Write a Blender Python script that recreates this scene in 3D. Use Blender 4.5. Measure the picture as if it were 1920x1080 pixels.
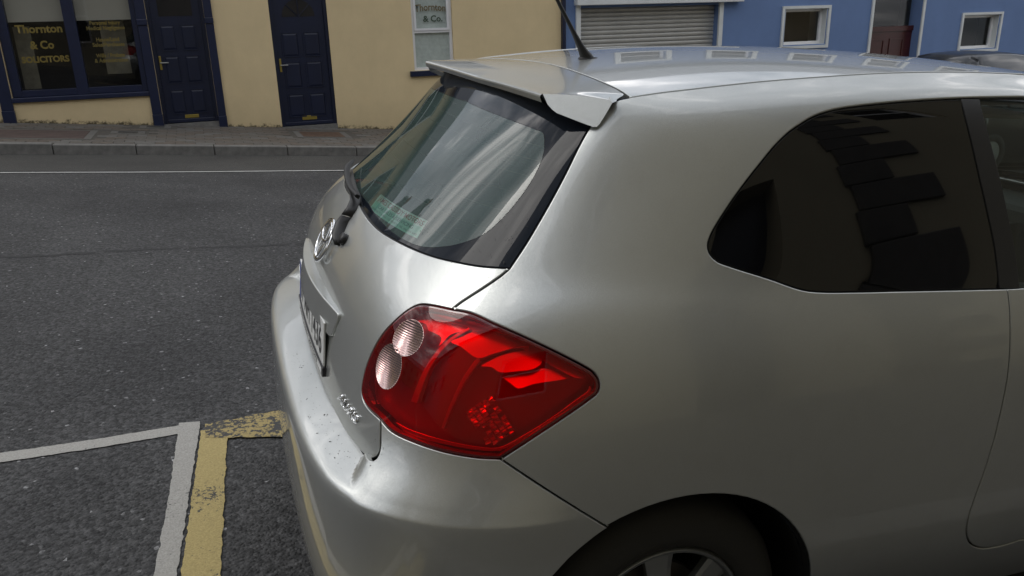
import bpy, bmesh, math, random
import numpy as np
from mathutils import Matrix, Vector
from mathutils.geometry import delaunay_2d_cdt
random.seed(7); rng = np.random.default_rng(7)
SC = bpy.context.scene
COL = SC.collection
for o in list(bpy.data.objects): bpy.data.objects.remove(o)

# ------------------------------------------------------------------ camera, sky, sun, exposure
# street frame (x along the street, y across, z square to the sloping road under the car) -> world (z = up)
GM = np.array([[0.99575, 0.02246, 0.08931], [-0.01999, 0.99939, -0.0285], [-0.08989, 0.02659, 0.9956]])
CAM = np.array([-.95, -2.03, 1.557]); YAW, PITCH, ROLL = np.radians([21.2, 18.5, -4.1]); FL = 1500.
fw = np.array([np.sin(YAW)*np.cos(PITCH), np.cos(YAW)*np.cos(PITCH), -np.sin(PITCH)])
rt = np.array([np.cos(YAW), -np.sin(YAW), 0]); dn = np.cross(fw, rt)
cr_, sr_ = np.cos(ROLL), np.sin(ROLL)
rt, dn = cr_*rt+sr_*dn, -sr_*rt+cr_*dn
G4 = Matrix([list(GM[i])+[0] for i in range(3)]+[[0, 0, 0, 1]])
cam_d = bpy.data.cameras.new('camera'); cam = bpy.data.objects.new('camera', cam_d); COL.objects.link(cam)
cam_d.sensor_width = 36; cam_d.lens = 36*FL/1920; cam_d.clip_start = .05; cam_d.clip_end = 900
R3 = Matrix([[rt[i], -dn[i], -fw[i]] for i in range(3)]).to_4x4()
cam.matrix_world = G4 @ Matrix.Translation(CAM) @ R3
SC.camera = cam

CLOUD = (3., 1., 5.)
SUN_EL, SUN_AZ = math.radians(56), math.radians(292)
w = bpy.data.worlds.new('World'); SC.world = w; w.use_nodes = True
nt = w.node_tree; nt.nodes.clear()
def N(t, kind, **k):
    n = t.nodes.new(kind)
    for a, b in k.items():
        if a in n.inputs: n.inputs[a].default_value = b
        else: setattr(n, a, b)
    return n
sky = N(nt, 'ShaderNodeTexSky'); sky.sky_type = 'NISHITA'; sky.sun_disc = False
sky.sun_elevation = SUN_EL; sky.sun_rotation = SUN_AZ
tc = N(nt, 'ShaderNodeTexCoord'); mp = N(nt, 'ShaderNodeMapping'); mp.inputs['Scale'].default_value = (1.0, 1.5, 3.2); mp.inputs['Location'].default_value = CLOUD
nt.links.new(tc.outputs['Generated'], mp.inputs['Vector'])
nz = N(nt, 'ShaderNodeTexNoise', Scale=3.0, Detail=9., Roughness=.58, Distortion=.5)
nt.links.new(mp.outputs[0], nz.inputs['Vector'])
cr = N(nt, 'ShaderNodeValToRGB'); e = cr.color_ramp.elements
e[0].position = .38; e[0].color = (3.0, 3.4, 3.9, 1); e[1].position = .65; e[1].color = (21., 20.5, 20.2, 1)
m_ = cr.color_ramp.elements.new(.54); m_.color = (7.2, 7.4, 7.9, 1)
nt.links.new(nz.outputs['Fac'], cr.inputs['Fac'])
nz2 = N(nt, 'ShaderNodeTexNoise', Scale=1.6, Detail=6., Roughness=.6)
mp2 = N(nt, 'ShaderNodeMapping'); mp2.inputs['Location'].default_value = (3, 1, 2); mp2.inputs['Scale'].default_value = (1, 1.2, 2.6)
nt.links.new(tc.outputs['Generated'], mp2.inputs['Vector']); nt.links.new(mp2.outputs[0], nz2.inputs['Vector'])
cf = N(nt, 'ShaderNodeMapRange'); cf.inputs['From Min'].default_value = .30; cf.inputs['From Max'].default_value = .50
cf.inputs['To Min'].default_value = .55; cf.inputs['To Max'].default_value = .97
nt.links.new(nz2.outputs['Fac'], cf.inputs['Value'])
mx = N(nt, 'ShaderNodeMixRGB'); nt.links.new(cf.outputs[0], mx.inputs['Fac'])
nt.links.new(sky.outputs[0], mx.inputs['Color1']); nt.links.new(cr.outputs[0], mx.inputs['Color2'])
bg = N(nt, 'ShaderNodeBackground', Strength=.1); nt.links.new(mx.outputs[0], bg.inputs['Color'])
wo = N(nt, 'ShaderNodeOutputWorld'); nt.links.new(bg.outputs[0], wo.inputs['Surface'])
sd = bpy.data.lights.new('sun', 'SUN'); sd.energy = .6; sd.angle = math.radians(25); sd.color = (1, .96, .9)
sun = bpy.data.objects.new('sun', sd); COL.objects.link(sun)
# NISHITA rotation: direction to the sun = (sin(rot), cos(rot)) in the ground plane
sdir = Vector((math.sin(SUN_AZ)*math.cos(SUN_EL), math.cos(SUN_AZ)*math.cos(SUN_EL), math.sin(SUN_EL)))
sun.rotation_euler = sdir.to_track_quat('Z', 'Y').to_euler()
SC.view_settings.view_transform = 'Standard'; SC.view_settings.look = 'None'
SC.view_settings.exposure = .46; SC.view_settings.gamma = 1; SC.view_settings.use_curve_mapping = False

# ------------------------------------------------------------------ materials
MATS = {}
def mat(name, base=(.5, .5, .5), rough=.5, metal=0., spec=.5, coat=0., coat_rough=.03, ior=1.5, bump=None, vary=None):
    """principled material; vary=(scale, amount, detail): colour grain; bump=(scale, strength, distance)"""
    m = bpy.data.materials.new(name); m.use_nodes = True; t = m.node_tree; b = t.nodes['Principled BSDF']
    b.inputs['Base Color'].default_value = (*base, 1); b.inputs['Roughness'].default_value = rough
    b.inputs['Metallic'].default_value = metal; b.inputs['Specular IOR Level'].default_value = spec
    b.inputs['Coat Weight'].default_value = coat; b.inputs['Coat Roughness'].default_value = coat_rough
    b.inputs['IOR'].default_value = ior
    tcn = N(t, 'ShaderNodeTexCoord')
    if vary:
        n = N(t, 'ShaderNodeTexNoise', Scale=vary[0], Detail=float(vary[2]) if len(vary) > 2 else 6., Roughness=.62)
        t.links.new(tcn.outputs['Object'], n.inputs['Vector'])
        r = N(t, 'ShaderNodeMapRange'); r.inputs['From Min'].default_value = .25; r.inputs['From Max'].default_value = .75
        r.inputs['To Min'].default_value = 1-vary[1]; r.inputs['To Max'].default_value = 1+vary[1]
        t.links.new(n.outputs['Fac'], r.inputs['Value'])
        mu = N(t, 'ShaderNodeVectorMath', operation='SCALE'); mu.inputs[0].default_value = base
        t.links.new(r.outputs[0], mu.inputs['Scale']); t.links.new(mu.outputs[0], b.inputs['Base Color'])
    if bump:
        n = N(t, 'ShaderNodeTexNoise', Scale=bump[0], Detail=5.); t.links.new(tcn.outputs['Object'], n.inputs['Vector'])
        bp = N(t, 'ShaderNodeBump', Strength=bump[1], Distance=bump[2]); t.links.new(n.outputs['Fac'], bp.inputs['Height'])
        t.links.new(bp.outputs[0], b.inputs['Normal'])
    MATS[name] = m
    return m
def ramp(t, src, p0, c0, p1, c1):
    r = N(t, 'ShaderNodeValToRGB'); e = r.color_ramp.elements
    e[0].position = p0; e[0].color = c0 if len(c0) == 4 else (*c0, 1); e[1].position = p1; e[1].color = c1 if len(c1) == 4 else (*c1, 1)
    t.links.new(src, r.inputs['Fac']); return r
def mixc(t, fac, a, b, mode='MIX'):
    n = N(t, 'ShaderNodeMixRGB', blend_type=mode)
    for s, v in ((0, fac), (1, a), (2, b)):
        if hasattr(v, 'is_linked') or hasattr(v, 'links'): t.links.new(v, n.inputs[s])
        elif isinstance(v, (int, float)): n.inputs[s].default_value = v
        else: n.inputs[s].default_value = (*v, 1)
    return n.outputs[0]

# silver car paint: metallic flake under a clear coat, with faint road film
paint = mat('silver_paint', (.51, .525, .51), .38, .72, .5, 1., .03)
t = paint.node_tree; b = t.nodes['Principled BSDF']; c = N(t, 'ShaderNodeTexCoord')
v = N(t, 'ShaderNodeTexVoronoi', Scale=900.); t.links.new(c.outputs['Object'], v.inputs['Vector'])
fl = N(t, 'ShaderNodeVectorMath', operation='SUBTRACT'); t.links.new(v.outputs['Color'], fl.inputs[0]); fl.inputs[1].default_value = (.5, .5, .5)
fs = N(t, 'ShaderNodeVectorMath', operation='SCALE'); t.links.new(fl.outputs[0], fs.inputs[0]); fs.inputs['Scale'].default_value = .07
ge = N(t, 'ShaderNodeNewGeometry'); ad = N(t, 'ShaderNodeVectorMath', operation='ADD'); t.links.new(ge.outputs['Normal'], ad.inputs[0]); t.links.new(fs.outputs[0], ad.inputs[1])
no = N(t, 'ShaderNodeVectorMath', operation='NORMALIZE'); t.links.new(ad.outputs[0], no.inputs[0]); t.links.new(no.outputs[0], b.inputs['Normal'])
n = N(t, 'ShaderNodeTexNoise', Scale=5., Detail=8., Roughness=.65); t.links.new(c.outputs['Object'], n.inputs['Vector'])
rr = N(t, 'ShaderNodeMapRange'); rr.inputs['From Min'].default_value = .3; rr.inputs['From Max'].default_value = .75; rr.inputs['To Min'].default_value = .012; rr.inputs['To Max'].default_value = .06
t.links.new(n.outputs['Fac'], rr.inputs['Value']); t.links.new(rr.outputs[0], b.inputs['Coat Roughness'])
n2 = N(t, 'ShaderNodeTexNoise', Scale=14., Detail=10., Roughness=.7); t.links.new(c.outputs['Object'], n2.inputs['Vector'])
dr = ramp(t, n2.outputs['Fac'], .50, (.51, .525, .51), .80, (.485, .495, .478)); t.links.new(dr.outputs[0], b.inputs['Base Color'])

black = mat('black_plastic', (.012, .012, .013), .45, bump=(600, .15, .001))
rubber = mat('rubber_seal', (.008, .008, .009), .6)
tyre_m = mat('tyre_rubber', (.028, .027, .025), .8, bump=(80, .3, .002))
chrome = mat('chrome', (.75, .76, .78), .06, 1.)
alloy = mat('wheel_silver', (.30, .31, .31), .35, .8)
dark_in = mat('dark_interior', (.012, .012, .014), .8, vary=(40, .3))
seat_m = mat('seat_fabric', (.03, .032, .036), .9, vary=(60, .3), bump=(300, .4, .002))
under = mat('underbody_black', (.006, .006, .006), .9)
privacy = mat('privacy_glass', (.004, .004, .004), .02, 0, .5, ior=1.52)
frit = mat('rear_glass_black_border', (.010, .013, .019), .03, 0, .16, ior=1.5)
def glassy(name, tint, film, filmfac, ior=1.5, rough=.01):
    m = bpy.data.materials.new(name); m.use_nodes = True; t = m.node_tree; t.nodes.clear()
    o = N(t, 'ShaderNodeOutputMaterial'); g = N(t, 'ShaderNodeBsdfGlossy', Roughness=rough)
    tr = N(t, 'ShaderNodeBsdfTransparent'); tr.inputs[0].default_value = (*tint, 1)
    df = N(t, 'ShaderNodeBsdfDiffuse'); df.inputs[0].default_value = (*film, 1)
    m1 = N(t, 'ShaderNodeMixShader'); 
    c = N(t, 'ShaderNodeTexCoord'); n = N(t, 'ShaderNodeTexNoise', Scale=9., Detail=9., Roughness=.7)
    t.links.new(c.outputs['Object'], n.inputs['Vector'])
    r = N(t, 'ShaderNodeMapRange'); r.inputs['To Min'].default_value = filmfac*.4; r.inputs['To Max'].default_value = filmfac*1.6
    t.links.new(n.outputs['Fac'], r.inputs['Value']); t.links.new(r.outputs[0], m1.inputs[0])
    t.links.new(tr.outputs[0], m1.inputs[1]); t.links.new(df.outputs[0], m1.inputs[2])
    fr = N(t, 'ShaderNodeFresnel', IOR=ior); m2 = N(t, 'ShaderNodeMixShader')
    gb = N(t, 'ShaderNodeNewGeometry'); iv = N(t, 'ShaderNodeMath', operation='MULTIPLY_ADD'); t.links.new(gb.outputs['Backfacing'], iv.inputs[0]); iv.inputs[1].default_value = -1.; iv.inputs[2].default_value = 1.
    fm = N(t, 'ShaderNodeMath', operation='MULTIPLY'); t.links.new(fr.outputs[0], fm.inputs[0]); t.links.new(iv.outputs[0], fm.inputs[1]); t.links.new(fm.outputs[0], m2.inputs[0]); t.links.new(m1.outputs[0], m2.inputs[1]); t.links.new(g.outputs[0], m2.inputs[2])
    t.links.new(m2.outputs[0], o.inputs['Surface']); MATS[name] = m; return m
rear_glass_m = glassy('tinted_rear_glass', (.50, .64, .59), (.16, .25, .23), .26, 1.62, .006)
car_glass = glassy('tinted_car_glass', (.55, .62, .58), (.2, .22, .2), .06, 1.5)
lens_red = glassy('red_lens', (.95, .014, .016), (.62, .006, .008), .11, 1.45, .015)
house_glass = glassy('house_glass', (.90, .92, .92), (.2, .2, .2), .012, 1.5)
lamp_dark = mat('lamp_housing', (.42, .10, .10), .32, .6)
lamp_bright = mat('lamp_diffuser', (.97, .94, .94), .20, .9)
lamp_chrome = mat('lamp_chrome', (.8, .8, .8), .38, .9)
lamp_border = mat('lamp_border', (.10, .004, .006), .08, 0, .5, 1.)
clear_lens = mat('clear_lens', (.66, .43, .40), .22, .9, .5, 1.)
t = clear_lens.node_tree; b = t.nodes['Principled BSDF']; c = N(t, 'ShaderNodeTexCoord')
plate_w = mat('plate_white', (.72, .73, .72), .3, vary=(30, .05))
plate_k = mat('plate_black', (.015, .015, .02), .4)
stick_g = mat('sticker_green', (.36, .62, .52), .5)
stick_w = mat('sticker_white', (.66, .66, .62), .5)
stick_r = mat('sticker_red', (.42, .03, .03), .5)
stick_k = mat('sticker_ink', (.01, .05, .06), .5)
wire_m = mat('heater_wire', (.10, .07, .05), .5)
drop_m = mat('grit', (.035, .034, .03), .4)

# ------------------------------------------------------------------ object helpers
def link(name, me, m=None, parent=None, **props):
    o = bpy.data.objects.new(name, me); COL.objects.link(o)
    if parent is not None: o.parent = parent
    if m is not None and me is not None and len(me.materials) == 0: me.materials.append(m)
    for k, v in props.items(): o[k] = v
    return o
def thing(name, label, cat, loc=(0, 0, 0), group=None, M=None, rz=0):
    o = bpy.data.objects.new(name, None); COL.objects.link(o); o.empty_display_size = .2
    o.location = loc; o.rotation_euler = (0, 0, rz)
    if M is not None: o.matrix_world = M
    o['label'] = label; o['category'] = cat
    if group: o['group'] = group
    return o
def mesh(verts, faces, smooth=False, name='mesh'):
    me = bpy.data.meshes.new(name); me.from_pydata([tuple(map(float, v)) for v in verts], [], [tuple(int(i) for i in f) for f in faces]); me.update()
    if smooth:
        for p in me.polygons: p.use_smooth = True
    return me
class MB:
    """collects simple solids for one mesh"""
    def __init__(s): s.v = []; s.f = []
    def add(s, vs, fs):
        k = len(s.v); s.v += [tuple(v) for v in vs]; s.f += [tuple(i+k for i in f) for f in fs]; return s
    def box(s, x0, x1, y0, y1, z0, z1, b=0.):
        if b <= 0:
            vs = [(x, y, z) for z in (z0, z1) for y in (y0, y1) for x in (x0, x1)]
            fs = [(0, 2, 3, 1), (4, 5, 7, 6), (0, 1, 5, 4), (2, 6, 7, 3), (0, 4, 6, 2), (1, 3, 7, 5)]
            return s.add(vs, fs)
        bm = bmesh.new(); bmesh.ops.create_cube(bm, size=1)
        for v in bm.verts: v.co = Vector(((x0+x1)/2+v.co.x*(x1-x0), (y0+y1)/2+v.co.y*(y1-y0), (z0+z1)/2+v.co.z*(z1-z0)))
        bmesh.ops.bevel(bm, geom=bm.edges[:], offset=b, segments=2, affect='EDGES', profile=.5)
        bm.verts.index_update()
        s.add([v.co[:] for v in bm.verts], [[v.index for v in f.verts] for f in bm.faces]); bm.free(); return s
    def prism(s, poly, y0, y1):   # polygon in xz pushed along y
        n = len(poly); vs = [(x, y0, z) for x, z in poly]+[(x, y1, z) for x, z in poly]
        fs = [tuple(range(n)), tuple(range(2*n-1, n-1, -1))]+[(i, i+n, (i+1) % n+n, (i+1) % n) for i in range(n)]
        return s.add(vs, fs)
    def build(s, name, m, parent=None, smooth=False, **p):
        me = mesh(s.v, s.f, smooth, name)
        bm = bmesh.new(); bm.from_mesh(me); bmesh.ops.recalc_face_normals(bm, faces=bm.faces[:]); bm.to_mesh(me); bm.free()
        return link(name, me, m, parent, **p)
def sweep(path, rad, n=10, caps=True, flat=1.):
    path = [Vector(p) for p in path]; vs = []; fs = []
    rad = rad if isinstance(rad, (list, tuple)) else [rad]*len(path); up = None
    for i, p in enumerate(path):
        d = (path[min(i+1, len(path)-1)]-path[max(i-1, 0)]).normalized()
        if up is None: up = d.orthogonal().normalized()
        a = (up-d*up.dot(d)).normalized(); b = d.cross(a); up = a
        for k in range(n):
            th = 2*math.pi*k/n; vs.append(p+a*math.cos(th)*rad[i]+b*math.sin(th)*rad[i]*flat)
    for i in range(len(path)-1):
        for k in range(n): fs.append((i*n+k, i*n+(k+1) % n, (i+1)*n+(k+1) % n, (i+1)*n+k))
    if caps: fs += [tuple(range(n-1, -1, -1)), tuple(range((len(path)-1)*n, len(path)*n))]
    return vs, fs
def lathe(prof, n=48, axis='y'):
    vs = []; fs = []
    for r, h in prof:
        for k in range(n):
            a = 2*math.pi*k/n; vs.append((r*math.cos(a), h, r*math.sin(a)))
    for i in range(len(prof)-1):
        for k in range(n): fs.append((i*n+k, (i+1)*n+k, (i+1)*n+(k+1) % n, i*n+(k+1) % n))
    return vs, fs
_fonts = {}
def text_mesh(txt, size=1., extrude=0., bold=0., width=None):
    cu = bpy.data.curves.new('txt', 'FONT'); cu.body = txt; cu.size = size; cu.extrude = extrude; cu.offset = bold
    cu.align_x = 'CENTER'; cu.align_y = 'CENTER'; cu.resolution_u = 3
    o = bpy.data.objects.new('txt', cu); COL.objects.link(o)
    dg = bpy.context.evaluated_depsgraph_get(); dg.update()
    me = bpy.data.meshes.new_from_object(o.evaluated_get(dg)); bpy.data.objects.remove(o); bpy.data.curves.remove(cu)
    if len(me.vertices):
        co = np.array([v.co[:] for v in me.vertices]); cx = (co[:, 0].min()+co[:, 0].max())/2; cy = (co[:, 1].min()+co[:, 1].max())/2
        sx = 1. if width is None else width/max(1e-6, co[:, 0].max()-co[:, 0].min())
        for v in me.vertices: v.co.x = (v.co.x-cx)*sx; v.co.y -= cy
    me.materials.clear(); return me
# ------------------------------------------------------------------ car body surface (street frame; a = distance from the centre line)
def bs(t): return np.stack([(1-t)**3, 3*t**3-6*t**2+4, -3*t**3+3*t**2+3*t+1, t**3], -1)/6
ZT = [-.22, -.16, 0, .17, .34, .5, .7, .95, 1.2, 1.5, 1.8, 2.2, 2.6, 4]
ZV = [1.418, 1.428, 1.448, 1.471, 1.488, 1.501, 1.511, 1.512, 1.495, 1.40, 1.25, 1.04, .96, .96]
def control_grid():
    T = {}; F = {}
    T[.70] = [(-.732, 0), (-.730, .20), (-.722, .40), (-.705, .54), (-.672, .655), (-.605, .745), (-.50, .806), (-.36, .846), (-.19, .866), (0, .874), (.30, .874), (.70, .872)]
    T[.90] = [(-.716, 0), (-.712, .20), (-.700, .40), (-.674, .53), (-.637, .635), (-.570, .725), (-.47, .79), (-.34, .833), (-.18, .852), (0, .860), (.30, .862), (.70, .862)]
    T[1.0] = [(-.678, 0), (-.672, .20), (-.653, .40), (-.622, .53), (-.585, .625), (-.522, .695), (-.44, .752), (-.32, .795), (-.17, .818), (0, .828), (.30, .836), (.70, .838)]
    T[1.06] = [(-.637, 0), (-.630, .20), (-.602, .40), (-.558, .525), (-.503, .612), (-.445, .673), (-.37, .727), (-.27, .765), (-.14, .790), (0.02, .801), (.30, .810), (.70, .812)]
    T[1.10] = [(-.592, 0), (-.584, .20), (-.555, .39), (-.512, .515), (-.462, .605), (-.398, .662), (-.32, .706), (-.22, .742), (-.10, .768), (0.05, .782), (.30, .792), (.70, .796)]
    F[.33] = [(-.490, 0), (-.482, .20), (-.452, .38), (-.413, .50), (-.362, .588), (-.298, .640), (-.22, .678), (-.13, .709), (-.01, .730), (.11, .742), (.34, .748), (.72, .750)]
    F[.62] = [(-.392, 0), (-.386, .20), (-.365, .38), (-.338, .49), (-.295, .575), (-.234, .619), (-.163, .648), (-.07, .673), (.03, .690), (.15, .699), (.36, .704), (.72, .706)]
    F[.82] = [(-.325, 0), (-.321, .20), (-.308, .38), (-.287, .485), (-.246, .564), (-.192, .597), (-.128, .622), (-.045, .642), (.05, .655), (.17, .662), (.37, .668), (.73, .670)]
    F[.95] = [(-.275, 0), (-.272, .20), (-.262, .38), (-.245, .48), (-.208, .558), (-.160, .578), (-.103, .595), (-.025, .610), (.065, .620), (.18, .625), (.375, .630), (.73, .632)]
    F[1.0] = [(-.255, 0), (-.252, .20), (-.243, .38), (-.227, .475), (-.193, .548), (-.148, .558), (-.093, .565), (-.018, .572), (.07, .577), (.185, .580), (.38, .583), (.73, .585)]
    F[1.10] = [(x+(.03 if i < 5 else .012), max(0, a-(.035 if i > 3 else .02*i/4))) for i, (x, a) in enumerate(F[1.0])]
    rows = []
    for z in (.15, .22, .30, .40, .50, .60):
        tk = .085*max(0, (.45-z)/.30)**1.6
        rows.append(('z', z, [(x, a-(tk if i > 4 else tk*.3*i/4)) for i, (x, a) in enumerate(T[.70])]))
    for z in sorted(T): rows.append(('z', z, T[z]))
    for f in sorted(F): rows.append(('f', f, F[f]))
    fx = [1.1, 1.45, 1.8, 2.15, 2.5, 2.8, 3.05, 3.22, 3.32, 3.37, 3.38]
    fa = [0, -.004, -.012, -.024, -.04, -.07, -.13, -.27, -.45, -.66, -.872]
    nr = len(rows); nc = 12+len(fx); Gd = np.zeros((nr, nc, 3))
    for r, (k, v, pl) in enumerate(rows):
        for c in range(nc):
            if c < 12: x, a = pl[c]
            else:
                x = fx[c-12]; a = max(0, pl[11][1]+fa[c-12]*(pl[11][1]/.872))
                if k == 'f' and x > 1.8: a = max(0, rows[10][2][11][1]-.02-(v*.06)+fa[c-12])
            zb = np.interp(x, [1.3, 2.1, 2.8, 3.2, 3.38], [1.10, 1.04, .94, .82, .74])
            if k == 'z': z = v*(zb/1.10) if v > .5 else v
            else:
                zt = np.interp(x, ZT, ZV)
                if x > 2.0: zt = zb+.03
                z = zb+(zt-zb)*v
            Gd[r, c] = (x, a, z)
    return Gd
class Spline:
    def __init__(s, Gd):
        L = Gd[:, 1:2].copy(); L[..., 1] *= -1; E = Gd[:, -2:-1].copy(); E[..., 1] *= -1
        H = np.concatenate([L, Gd, E], 1); s.H = np.concatenate([2*H[:1]-H[1:2], H, 2*H[-1:]-H[-2:-1]], 0)
        s.nr, s.nc = Gd.shape[:2]
    def __call__(s, u, v):
        u = np.asarray(u, float); v = np.asarray(v, float); sg = np.where(u < 0, -1., 1.)
        au = np.clip(np.abs(u), 0, s.nc-1-1e-9); v = np.clip(v, 0, s.nr-1-1e-9)
        i = np.floor(au).astype(int); j = np.floor(v).astype(int); bu = bs(au-i); bv = bs(v-j); P = 0
        for b in range(4):
            for a in range(4): P = P+(bv[..., b]*bu[..., a])[..., None]*s.H[j+b, i+a]
        P = np.array(P); P[..., 1] *= -sg
        return P
W = Spline(control_grid())
UM, VM = W.nc-1, W.nr-1
def normals(ev, u, v, off=0.):
    e = 2e-3; u = np.asarray(u, float); v = np.asarray(v, float)
    Pu = (ev(u+e, v)-ev(u-e, v))/(2*e); Pv = (ev(u, v+e)-ev(u, v-e))/(2*e)
    n = np.cross(Pu, Pv); n /= np.linalg.norm(n, axis=-1, keepdims=True)+1e-12
    return Pu, Pv, n          # outward for all the surfaces below (u grows rear centre -> right side, v upward)
_vz = np.linspace(0, 11, 400); _zz = W(np.full(400, 9.5), _vz)[:, 2]
def v_of_z(z): return np.interp(z, _zz, _vz)

# bumper: the body surface pushed out, with the step-like shelf behind the tailgate
BW = np.arange(0, 11)
RP = np.array([(.16, .13), (.22, .50), (.32, .78), (.44, .93), (.55, 1.0), (.625, 1.03), (.660, 1.03), (.6735, .90), (.684, .45), (.692, .08), (.698, -.3)])
SP = np.array([(.16, .13), (.22, .50), (.32, .78), (.44, .93), (.55, 1.0), (.620, 1.03), (.656, 1.02), (.690, .68), (.735, .20), (.79, .0), (.86, .0)])
def sstep(x): x = np.clip(x, 0, 1); return x*x*(3-2*x)
def cspl(T, w):
    H = np.concatenate([2*T[:1]-T[1:2], T, 2*T[-1:]-T[-2:-1]]); w = np.clip(w, 0, len(T)-1-1e-9); i = np.floor(w).astype(int); b = bs(w-i)
    return sum(b[..., k, None]*H[i+k] for k in range(4))
def B(u, w):
    u = np.asarray(u, float); w = np.asarray(w, float)
    au = np.abs(u); base = W(au, np.full(np.shape(au), float(v_of_z(.66)))); a = -base[..., 1]; x = base[..., 0]
    rp = cspl(RP, w); sp = cspl(SP, w)
    ac = np.interp(w, [0, 6, 7, 8, 9, 10], [.668, .668, .652, .624, .604, .595])
    k = sstep((a-ac+.011)/.022)*sstep((w-6.0)/.7)
    D = np.interp(x, [-.72, -.69, -.66, -.60, -.52, -.42, -.32, -.25], [.083, .083, .078, .060, .046, .030, .011, 0])
    z = rp[..., 0]*(1-k)+sp[..., 0]*k
    d = (rp[..., 1]*(1-k)+sp[..., 1]*k)*D
    vv = v_of_z(z); P = W(u, vv)
    e = 1e-3; Pu = W(au+e, vv)-W(np.maximum(au-e, 0), vv); n = np.stack([Pu[..., 1], -Pu[..., 0], 0*Pu[..., 0]], -1)
    n /= np.linalg.norm(n, axis=-1, keepdims=True)+1e-12
    n = np.where(np.sum(n*np.array([-1., 0, 0]), -1, keepdims=True)+0*n < -.2, -n, n)
    n = np.where((n[..., 1:2] > .05), -n, n)
    n[..., 1] = np.where(u < 0, -n[..., 1], n[..., 1])
    return P+n*d[..., None]
# roof: height field, u = x, v = y
RX = [-.35, -.22, -.16, 0, .17, .34, .5, .7, .95, 1.2, 1.5]; RZ = [1.390, 1.414, 1.424, 1.447, 1.470, 1.489, 1.501, 1.510, 1.512, 1.503, 1.45]
_xx = np.linspace(-.4, 1.6, 401); _k = np.exp(-.5*(np.arange(-40, 41)/14.)**2); _k /= _k.sum()
_zr = np.interp(_xx, RX, RZ); _zr = np.convolve(np.pad(_zr, 40, 'reflect', reflect_type='odd'), _k, 'valid')
def R(x, y):
    x = np.asarray(x, float); y = np.asarray(y, float)
    return np.stack([x, y, np.interp(x, _xx, _zr)+.024*(1-(y/.57)**2)], -1)

# ------------------------------------------------------------------ outlines seen in the picture, carried onto the real surface
def proj(P):
    v = P-CAM; z = v@fw; return np.stack([960+FL*(v@rt)/z, 540+FL*(v@dn)/z], -1), z
def trace(ev, pts, u0, u1, v0, v1, flip=1, n=220):
    uu, vv = np.meshgrid(np.linspace(u0, u1, n), np.linspace(v0, v1, n)); uu = uu.ravel(); vv = vv.ravel()
    P = ev(uu, vv); p, z = proj(P); nn = normals(ev, uu, vv)[2]*flip; ok = np.einsum('ij,ij->i', nn, CAM-P) > 0
    out = []
    for q in pts:
        d = np.hypot(*(p-q).T)+np.where(ok, 0, 400)+z*1.5; k = int(np.argmin(d)); u, v = uu[k], vv[k]
        for _ in range(25):
            e = 1e-4; f = proj(ev(u, v))[0]-q
            J = np.stack([(proj(ev(u+e, v))[0]-proj(ev(u-e, v))[0])/(2*e), (proj(ev(u, v+e))[0]-proj(ev(u, v-e))[0])/(2*e)], 1)
            s = np.linalg.lstsq(J+1e-6*np.eye(2), -f, rcond=1e-4)[0]; s = np.clip(s, -.3, .3)
            u = np.clip(u+s[0], u0-.3, u1+.3); v = np.clip(v+s[1], v0, v1+.2)
        out.append((float(u), float(v)))
    return out
def uv_at(ev, xz, u0, u1, v0, v1, ax=(0, 2)):
    uu, vv = np.meshgrid(np.linspace(u0, u1, 300), np.linspace(v0, v1, 300)); P = ev(uu.ravel(), vv.ravel()); out = []
    for q in xz:
        d = (P[:, ax[0]]-q[0])**2+(P[:, ax[1]]-q[1])**2; k = int(np.argmin(d)); u, v = uu.ravel()[k], vv.ravel()[k]
        for _ in range(8):
            e = 1e-4; f = ev(u, v)[list(ax)]-np.array(q)
            J = np.stack([(ev(u+e, v)-ev(u-e, v))[list(ax)]/(2*e), (ev(u, v+e)-ev(u, v-e))[list(ax)]/(2*e)], 1)
            s = np.linalg.lstsq(J, -f, rcond=1e-4)[0]; u += np.clip(s[0], -.2, .2); v += np.clip(s[1], -.2, .2)
        out.append((float(np.clip(u, u0, u1)), float(np.clip(v, v0, v1))))
    return out
def smooth(pts, n=6, closed=False):
    """Catmull-Rom through the points (open: corners stay at both ends)"""
    P = [np.array(p, float) for p in pts]; out = []; m = len(P)
    for i in range(m if closed else m-1):
        if closed: a, b, c, d = P[i-1], P[i], P[(i+1) % m], P[(i+2) % m]
        else:
            b, c = P[i], P[i+1]; a = P[i-1] if i else 2*b-c; d = P[i+2] if i+2 < m else 2*c-b
        # centripetal parameters
        t0 = 0; t1 = t0+max(1e-6, np.linalg.norm(b-a)**.5); t2 = t1+max(1e-6, np.linalg.norm(c-b)**.5); t3 = t2+max(1e-6, np.linalg.norm(d-c)**.5)
        for k in range(n):
            t = t1+(t2-t1)*k/n
            A1 = (t1-t)/(t1-t0)*a+(t-t0)/(t1-t0)*b; A2 = (t2-t)/(t2-t1)*b+(t-t1)/(t2-t1)*c; A3 = (t3-t)/(t3-t2)*c+(t-t2)/(t3-t2)*d
            B1 = (t2-t)/(t2-t0)*A1+(t-t0)/(t2-t0)*A2; B2 = (t3-t)/(t3-t1)*A2+(t-t1)/(t3-t1)*A3
            out.append(tuple((t2-t)/(t2-t1)*B1+(t-t1)/(t2-t1)*B2))
    if not closed: out.append(tuple(P[-1]))
    return out
def inside(P, poly):
    poly = np.array(poly); x, y = P[:, 0], P[:, 1]; r = np.zeros(len(P), bool); j = len(poly)-1
    for i in range(len(poly)):
        xi, yi = poly[i]; xj, yj = poly[j]
        c = ((yi > y) != (yj > y)) & (x < (xj-xi)*(y-yi)/((yj-yi) or 1e-12)+xi); r ^= c; j = i
    return r
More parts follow.
